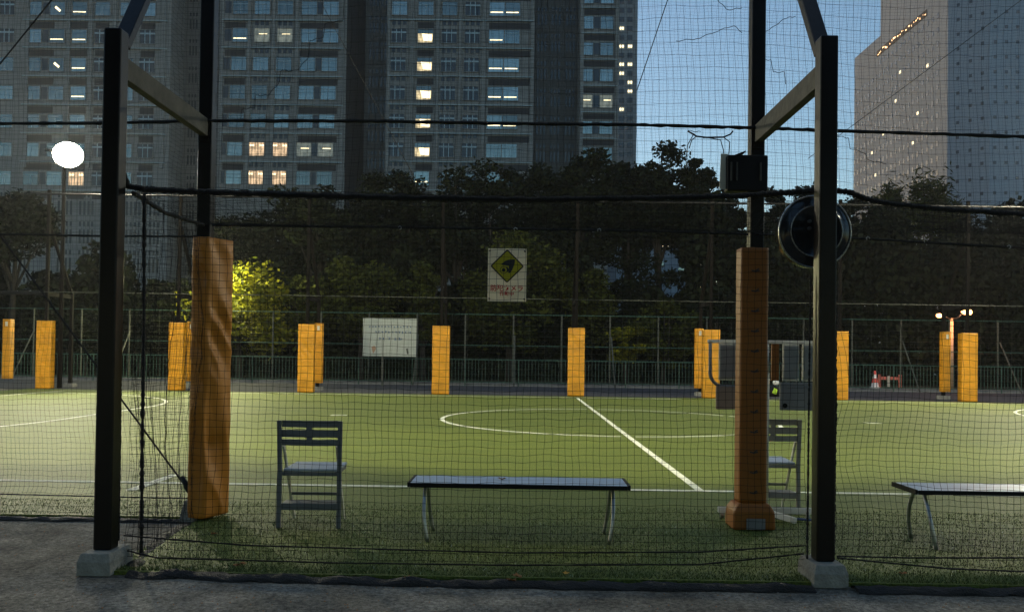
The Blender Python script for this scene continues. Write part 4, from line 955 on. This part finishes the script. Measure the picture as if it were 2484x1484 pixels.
def window(parent, kind, x, z, w, h, y=-.02):
    """kinds: sky, dark (mullioned), warm, dim, amber, strip. frame part with pane / mullion / ceiling_lamp sub-parts"""
    key = (kind, round(w, 2), round(h, 2))
    if key not in proto_cache:
        mb = MB(); f = .09
        mb.box(-w/2-f, -w/2, -.12, 0, -h/2-f, h/2+f); mb.box(w/2, w/2+f, -.12, 0, -h/2-f, h/2+f); mb.box(-w/2, w/2, -.12, 0, h/2, h/2+f); mb.box(-w/2, w/2, -.12, 0, -h/2-f, -h/2)
        o = mb.build('window', STA, parent)
        gm = {'sky': GLS, 'dark': GLD, 'warm': LITW, 'dim': LITD, 'amber': LITO, 'strip': GLS, 'slot': DARK, 'diag': GLS}[kind]
        if kind == 'warm':
            MB().box(-w/2, w/2, -.04, -.01, h*.18, h/2).build('blind', GLS, o); MB().box(-w/2, w/2, -.045, -.01, -h/2, h*.18).build('pane', LITW, o)
            q = MB(); q.prism([(-w*.25, h*.17), (w*.45, h*.10), (w*.45, -h*.40), (-w*.10, -h*.36)][::-1], -.06, -.047); q.build('ceiling_lamp', TUBE, o)
        elif kind in ('strip', 'amber', 'dim'):
            MB().box(-w/2, w/2, -.04, -.01, -h/2, h/2).build('pane', gm, o)
            q = MB(); zz = {'strip': -h*.25, 'amber': h*.28, 'dim': h*.1}[kind]
            if kind == 'strip': q.box(-w*.44, w*.40, -.06, -.042, zz-.06, zz+.08)
            elif kind == 'amber': q.box(-w*.45, -w*.18, -.06, -.042, zz-.12, zz+.12); q.box(w*.2, w*.47, -.06, -.042, zz-.12, zz+.12)
            else: q.box(-w*.2, w*.35, -.06, -.042, zz-.05, zz+.05)
            q.build('ceiling_lamp', TUBE, o)
            if kind == 'amber':
                q = MB()
                for k in (-.3, -.1, .1, .3): q.box(w*k-.035, w*k+.035, -.075, -.062, -h/2, h/2)
                q.build('mullion', DARK, o)
        elif kind == 'diag':
            MB().box(-w/2, w/2, -.04, -.01, -h/2, h/2).build('pane', GLS, o); MB().bar((-w*.15, -.055, h*.12), (w*.18, -.055, -h*.2), .02, .32).build('ceiling_lamp', TUBE, o)
        else:
            MB().box(-w/2, w/2, -.04, -.01, -h/2, h/2).build('pane', gm, o)
        if kind == 'dark':
            q = MB()
            for k in (-1/6, 1/6): q.box(w*k-.06, w*k+.06, -.10, -.042, -h/2, h/2)
            q.box(-w/2, w/2, -.105, -.101, h*.18, h*.30); q.build('mullion', MUL, o)
        if kind == 'sky' and w > 1.5:
            q = MB(); q.box(-w/2, w/2, -.06, -.042, h*.24, h*.28); q.box(-.03, .03, -.058, -.0421, -h/2, h*.24); q.build('mullion', MUL, o)
        proto_cache[key] = o
    else:
        o = copy_tree(proto_cache[key], parent); o.parent = parent
    o.location = (x, y, z); return o
def slits(parent, x, z, n, pitch, w, h, h2=None, gap=.6):
    key = ('slit', n, round(pitch, 2), round(h, 2), h2)
    if key not in proto_cache:
        mb = MB()
        for k in range(n):
            xx = (k-(n-1)/2)*pitch; mb.box(xx-w/2, xx+w/2, -.03, .02, -h/2, h/2)
            if h2: mb.box(xx-w/2, xx+w/2, -.03, .02, h/2+gap, h/2+gap+h2)
        o = mb.build('slit_window', GLD, parent); proto_cache[key] = o
    else: o = proto_cache[key].copy(); COL.objects.link(o); o.parent = parent
    o.location = (x, -.02, z); return o
def zof(u, v): return P(u, v, DB).z
def xof(u): return P(u, 400, DB).x
def wing(parent, u0, u1, dy, m, name='wall', top=66):
    x0, x1 = xof(u0), xof(u1); return MB().box(x0, x1, dy, dy+18, -1, top).build(name, m, parent)
FH = 69*SC                                                  # storey height
GBd = None
_n = GLS.node_tree; _b = _n.nodes['Principled BSDF']; _oi = _n.nodes.new('ShaderNodeObjectInfo'); _mr = _n.nodes.new('ShaderNodeMapRange'); _mr.inputs['To Min'].default_value = .55; _mr.inputs['To Max'].default_value = 1.35
_mx = _n.nodes.new('ShaderNodeVectorMath'); _mx.operation = 'SCALE'; _src = _b.inputs['Base Color'].links[0].from_socket
_n.links.new(_oi.outputs['Random'], _mr.inputs['Value']); _n.links.new(_src, _mx.inputs[0]); _n.links.new(_mr.outputs[0], _mx.inputs['Scale']); _n.links.new(_mx.outputs[0], _b.inputs['Base Color'])
# ---- left building: left wing, slit recess, right wing
A = thing('office_building', (0, DB, 0), 'dark stone office tower on the left, two wings of lit windows beside a recess', 'building')
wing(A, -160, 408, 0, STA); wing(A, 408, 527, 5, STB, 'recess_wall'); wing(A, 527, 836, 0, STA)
rowsA = [-47, 22, 89, 158, 227, 296, 365, 434]
def ledges(parent, u0, u1, rows, um, bands):
    q = MB(); d = MB()
    for v in rows:
        z = zof(um, v+29); q.box(xof(u0), xof(u1), -.30, 0, z-.07, z+.07)
        for a, c in bands: MB().box(xof(a), xof(c), -.05, .02, z-.25-.95, z-.28).build('spandrel_louvre', DARK, parent)
    q.build('ledge', TRIM, parent)
ww, hh = 37*SC, 33*SC
kA = {(22, 135): 'diag', (22, 186): 'strip', (89, 135): 'strip', (89, 186): 'strip', (158, 132): 'diag', (158, 186): 'strip', (227, 130): 'diag', (227, 186): 'strip', (296, 130): 'dim', (434, 186): 'amber'}
for v in rowsA:
    z = zof(200, v)
    for u in (-90, -40, 10): window(A, rb.choice(['sky', 'dark', 'sky']), xof(u), z, 36*SC, hh)
    for u in (75, 132, 186, 242, 302, 352):
        if u in (75, 132): kind = kA.get((v, 135 if u == 132 and (v, 135) in kA else u), 'sky')
        else: kind = kA.get((v, u), 'dark' if (u in (242, 352) and v > 50) else 'sky')
        window(A, kind, xof(u), z, (37 if u != 302 else 34)*SC, hh)
    slits(A, xof(104), z, 1, 1, 15*SC, 29*SC)
    for g in (430, 465, 500): o = slits(A, xof(g), zof(465, v)-.3, 3, 8*SC, .24, 24*SC, 9*SC, .5); o.location.y = 4.98
ledges(A, 50, 400, rowsA, 225, [(60, 125), (165, 205), (225, 258), (336, 370)])
rowsA2 = [505, 574, 643, 712, 781]
for v in rowsA2:
    for g in (160, 212, 325, 372, 60, 10): slits(A, xof(g), zof(225, v), 4, 10*SC, 4.6*SC, 34*SC, 11*SC, .5)
    for g in (430, 465, 500): o = slits(A, xof(g), zof(465, v)-.3, 3, 8*SC, .24, 24*SC, 9*SC, .5); o.location.y = 4.98
kB = {(89, 575): 'strip', (89, 630): 'dim', (89, 686): 'dim', (365, 618): 'amber', (365, 675): 'amber', (434, 617): 'amber', (434, 672): 'amber', (365, 743): 'dim', (365, 794): 'dim'}
for v in rowsA:
    z = zof(690, v-2); s_ = (v-89)/345*-10 if v > 89 else 0
    for u in (577, 630, 686, 744, 797):
        kind = 'sky'
        for (kv, ku), kk in kB.items():
            if kv == v and abs(ku-u) < 15: kind = kk
        window(A, kind, xof(u+s_), z, 37*SC, hh)
    for u in (547, 771): slits(A, xof(u+s_), z, 1, 1, 13*SC, 29*SC)
    for u in (630, 686):
        slits(A, xof(u+s_), zof(690, v+35), 3, 13*SC, 8.5*SC, 12*SC)
ledges(A, 533, 830, rowsA, 690, [(540, 590), (722, 815)])
mb = MB()
for u in (60, 160, 214, 272, 392, 533, 600, 658, 715, 828): mb.box(xof(u)-.25, xof(u)+.25, -.22, -.0, 27.5 if u < 500 else 1, 66)
mb.build('pilaster', STA, A)
# ---- middle building
B = thing('office_building', (0, DB, 0), 'dark grey stone office tower in the centre with a column of bright warm windows', 'building')
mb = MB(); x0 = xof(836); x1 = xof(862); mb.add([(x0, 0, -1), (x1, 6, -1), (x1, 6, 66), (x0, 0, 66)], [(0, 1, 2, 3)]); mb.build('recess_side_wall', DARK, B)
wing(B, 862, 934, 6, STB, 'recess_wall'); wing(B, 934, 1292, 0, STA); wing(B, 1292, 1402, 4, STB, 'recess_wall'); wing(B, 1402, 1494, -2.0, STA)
for v in rowsA+rowsA2[:2]:
    for g in (884, 914): o = slits(B, xof(g), zof(898, v+8), 3, 9*SC, .26, 26*SC, 9*SC, .5); o.location.y = 5.98
    for g in (1312, 1347, 1384): o = slits(B, xof(g), zof(1347, v), 3, 9*SC, .26, 26*SC, 10*SC, .5); o.location.y = 3.98
for v in rowsA:
    z = zof(1110, v)
    for u in (963, 1027, 1085, 1141):
        top = v < 50
        if u == 1027: kind = 'sky' if top else ('strip' if v > 400 else 'warm')
        else: kind = 'dark' if not (top and u != 1141) else 'sky'
        window(B, kind, xof(u-(v-89)*.012), z, 36*SC, hh)
    for u in (1202, 1240): window(B, {22: 'strip', 158: 'strip', 227: 'strip', 296: 'strip', 89: 'sky' if u > 1210 else 'strip'}.get(v, 'sky'), xof(u-2-(v-89)*.012), z, 36*SC, hh)
    slits(B, xof(1221-(v-89)*.012), z, 1, 1, 14*SC, 30*SC)
    for u in (963, 1085, 1141): slits(B, xof(u-(v-89)*.012), zof(1110, v+34), 3, 13*SC, 8.5*SC, 12*SC)
    zz = zof(1447, (v-89)*.907+87-18)
    for u in (1417, 1465): window(B, 'dim' if v == 296 else 'sky', xof(u), zz, 30*SC, 30*SC, y=-2.02)
    o = slits(B, xof(1441), zz, 1, 1, 14*SC, 28*SC); o.location.y = -2.02
ledges(B, 938, 1290, rowsA, 1110, [(1008, 1048), (1182, 1282)])
q = MB(); d = MB()
for v in rowsA:
    z = zof(1447, (v-89)*.907+87+8); q.box(xof(1404), xof(1492), -2.25, -2.0, z-.06, z+.06); MB().box(xof(1408), xof(1484), -2.05, -1.98, z-1.0, z-.2).build('spandrel_louvre', DARK, B)
q.build('ledge', TRIM, B)
mb = MB()
for u in (938, 995, 1057, 1113, 1170, 1288): mb.box(xof(u)-.25, xof(u)+.25, -.22, 0, 1, 66)
mb.build('pilaster', STA, B)
mb = MB()
for u in (1406, 1490): mb.box(xof(u)-.25, xof(u)+.25, -2.22, -2.0, 1, 66)
mb.build('pilaster', STA, B)
# ---- narrow pale tower
DH = 180.0; Cc = thing('narrow_tower', (P(1520, 300, DH).x, DH, 0), 'narrow pale tower with two columns of small square windows against the sky', 'building')
hw = (1542-1494)/2*DH/FPX
MB().box(-hw-2, hw, 0, 14, -1, 100).build('wall', STC, Cc)
sH = DH/FPX; litp = {(70, 0), (116, 0), (116, 1), (159, 0), (159, 1), (181, 0), (257, 0), (205, 1), (228, 1)}
for k in range(-1, 17):
    v = 26+k*21.8
    for j, u in enumerate((1508, 1528)):
        lit = any(abs(v-a) < 9 and j == b_ for a, b_ in litp)
        mb = MB(); s_ = 6.3*sH; o = mb.box(-s_, s_, -.06, .0, -s_*.95, s_*.95).build('window', GLD if not lit else LITD, Cc); p = P(u, v, DH); o.location = (p.x-Cc.location.x, -.0, p.z)
        if lit:
            q = MB(); q.box(-s_*.8, -s_*.1, -.09, -.061, -s_*.5, s_*.5); q.box(s_*.15, s_*.8, -.09, -.061, -s_*.5, s_*.5); q.build('ceiling_lamp', TUBE, o)
# ---- low bluish building seen under the trees
DL = 95.0; D_ = thing('office_building', (P(1640, 620, DL).x, DL, 0), 'low bluish building with a few lights glimpsed under the tree crowns', 'building')
sL = DL/FPX; MB().box(-6.8, 4.5, 0, 10, -1, P(1640, 500, DL).z).build('wall', mat('pale_blue_wall', (.12, .16, .21), .7, var=.3, vscale=.4), D_)
for (u, v, k) in ((1612, 592, 1), (1668, 590, 0), (1690, 640, 1), (1655, 655, 0), (1600, 640, 0), (1700, 700, 1), (1740, 640, 0), (1560, 560, 0), (1720, 590, 1)):
    p = P(u, v, DL); o = MB().box(-.45, .45, -.05, 0, -.25, .25).build('window', TUBE if k else GLS, D_); o.location = (p.x-D_.location.x, 0, p.z)

# ---- right pale hotel tower
XH = 95.7; YN_, YF_ = 180.0, 238.0
E_ = thing('hotel_tower', (XH, YN_, 0), 'big pale tower on the right, tiny windows and a glowing slot near its roof', 'building')
WM = mat('pale_tower_concrete', (.27, .325, .385), .8, var=.10, vscale=.05, spec=.2)
ch = 6.0
mb = MB(); zt1 = 87.7; zt2 = 90.9; Yst = 221-YN_
mb.prism_ = None
def wall_poly(pts, z0, z1):
    n = len(pts); mb.add([(x, y, z0) for x, y in pts]+[(x, y, z1) for x, y in pts], [tuple(range(n)), tuple(range(2*n-1, n-1, -1))]+[(i, i+n, (i+1) % n+n, (i+1) % n) for i in range(n)])
wall_poly([(0, Yst), (0, YF_-YN_), (80, YF_-YN_), (80, Yst)], -1, zt1); wall_poly([(0, ch), (0, Yst), (80, Yst), (80, 0), (ch, 0)], -1, zt2+40)
mb2 = mb; mb2.build('wall', WM, E_)
WD = mat('tower_window_glass', (.05, .06, .08), .2)
# lit slot
mb = MB(); mb.box(-.12, -.0, 195.6-YN_, 223-YN_, 82.6, 84.2); slot = mb.build('restaurant_window', DARK, E_)
q = MB(); rr = random.Random(3); y = 196-YN_
AMB = mat('amber_lamp', (1, .6, .3), .5, emit=(1, .55, .25), estr=2.2)
while y < 222.5-YN_:
    z = rr.uniform(82.8, 83.8); MB().box(-.16, -.125, y, y+rr.uniform(.15, .7), z, z+rr.uniform(.12, .4)).build('ceiling_lamp', AMB, slot); y += rr.uniform(.5, 1.7)
wl = MB().box(-.06, .0, -.36, .36, -.95, .95); wf = MB().box(-.32, .32, -.06, .0, -.34, .34)
pw = pf_ = None; stuffL = MB(); cnt = 0
litset = {(2, 3), (5, 8), (9, 4), (12, 6), (4, 6), (8, 2), (15, 7), (14, 9)}
cells = []
for r_ in range(0, 26):
    z = 80.5-r_*3.3
    for c in range(0, 21):
        cells.append(('L', c, r_, 10.5+c*2.35, z))
    for c in range(0, 14): cells.append(('F', c, r_, ch+1.2+c*2.42, z))
for r_ in range(-6, 0):
    z = 80.5-r_*3.3
    for c in range(0, 14): cells.append(('F', c, r_, ch+1.2+c*2.42, z))
# keep only what the frame can see; the nearest 100 as parts
def seen(kd, a, z): 
    if kd == 'F': return a < 28 and z < 112 and z > 30
    return z > 34
cells = [c for c in cells if seen(c[0], c[3], c[4]) and not (c[0] == 'L' and c[4] > 79 and (c[3]+YN_ > 222))]
Fc = [c for c in cells if c[0] == 'F' and c[3] < 22]; Lc = [c for c in cells if c[0] == 'L']; nF = 0
LIT = mat('lit_room_point', (1, .9, .6), .5, emit=(1, .82, .5), estr=.8)
for kd, c, r_, a, z in Fc:
    if nF < 84:
        if pf_ is None: pf_ = wf.build('window', WD, E_); o = pf_
        else: o = pf_.copy(); COL.objects.link(o)
        o.location = (a, 0, z); nF += 1
    else: stuffL.box(a-.32, a+.32, -.06, 0, z-.34, z+.34)
ll = MB(); k = 0
for kd, c, r_, a, z in Lc:
    j = (c*7+r_*3) % 2
    if (c, r_) in litset: ll.box(-.10, -.0, a-.4, a+.4, z-.35, z+.35)
    else: stuffL.box(-.06, 0, a-.42, a+.42, z-.62, z+.62)
for i_, (x_, y_) in enumerate(((1.5, 4.5), (3.3, 2.7), (5.0, 1.0))):
    for r_ in range(-6, 20):
        z = 80.5-r_*3.3; Mr = Matrix.Translation((x_, y_, z)) @ Matrix.Rotation(R(-45), 4, 'Z'); stuffL.box(-.3, .3, -.06, .05, -.36, .36, Mr)
tag(stuffL.build('small_windows', WD, E_), kind='stuff'); ll.build('lit_window', LIT, E_)

# ------------------------------------------------------------------ air
HZ = bpy.data.materials.new('haze'); HZ.use_nodes = True; nt = HZ.node_tree; nt.nodes.remove(nt.nodes['Principled BSDF'])
pv = nt.nodes.new('ShaderNodeVolumePrincipled'); pv.inputs['Density'].default_value = .00034; pv.inputs['Color'].default_value = (.9, .92, .95, 1); pv.inputs['Anisotropy'].default_value = .5
nt.links.new(pv.outputs[0], nt.nodes['Material Output'].inputs['Volume'])
tag(MB().box(-270, 270, -40, 340, -1.1, 135).build('haze', HZ), kind='stuff')
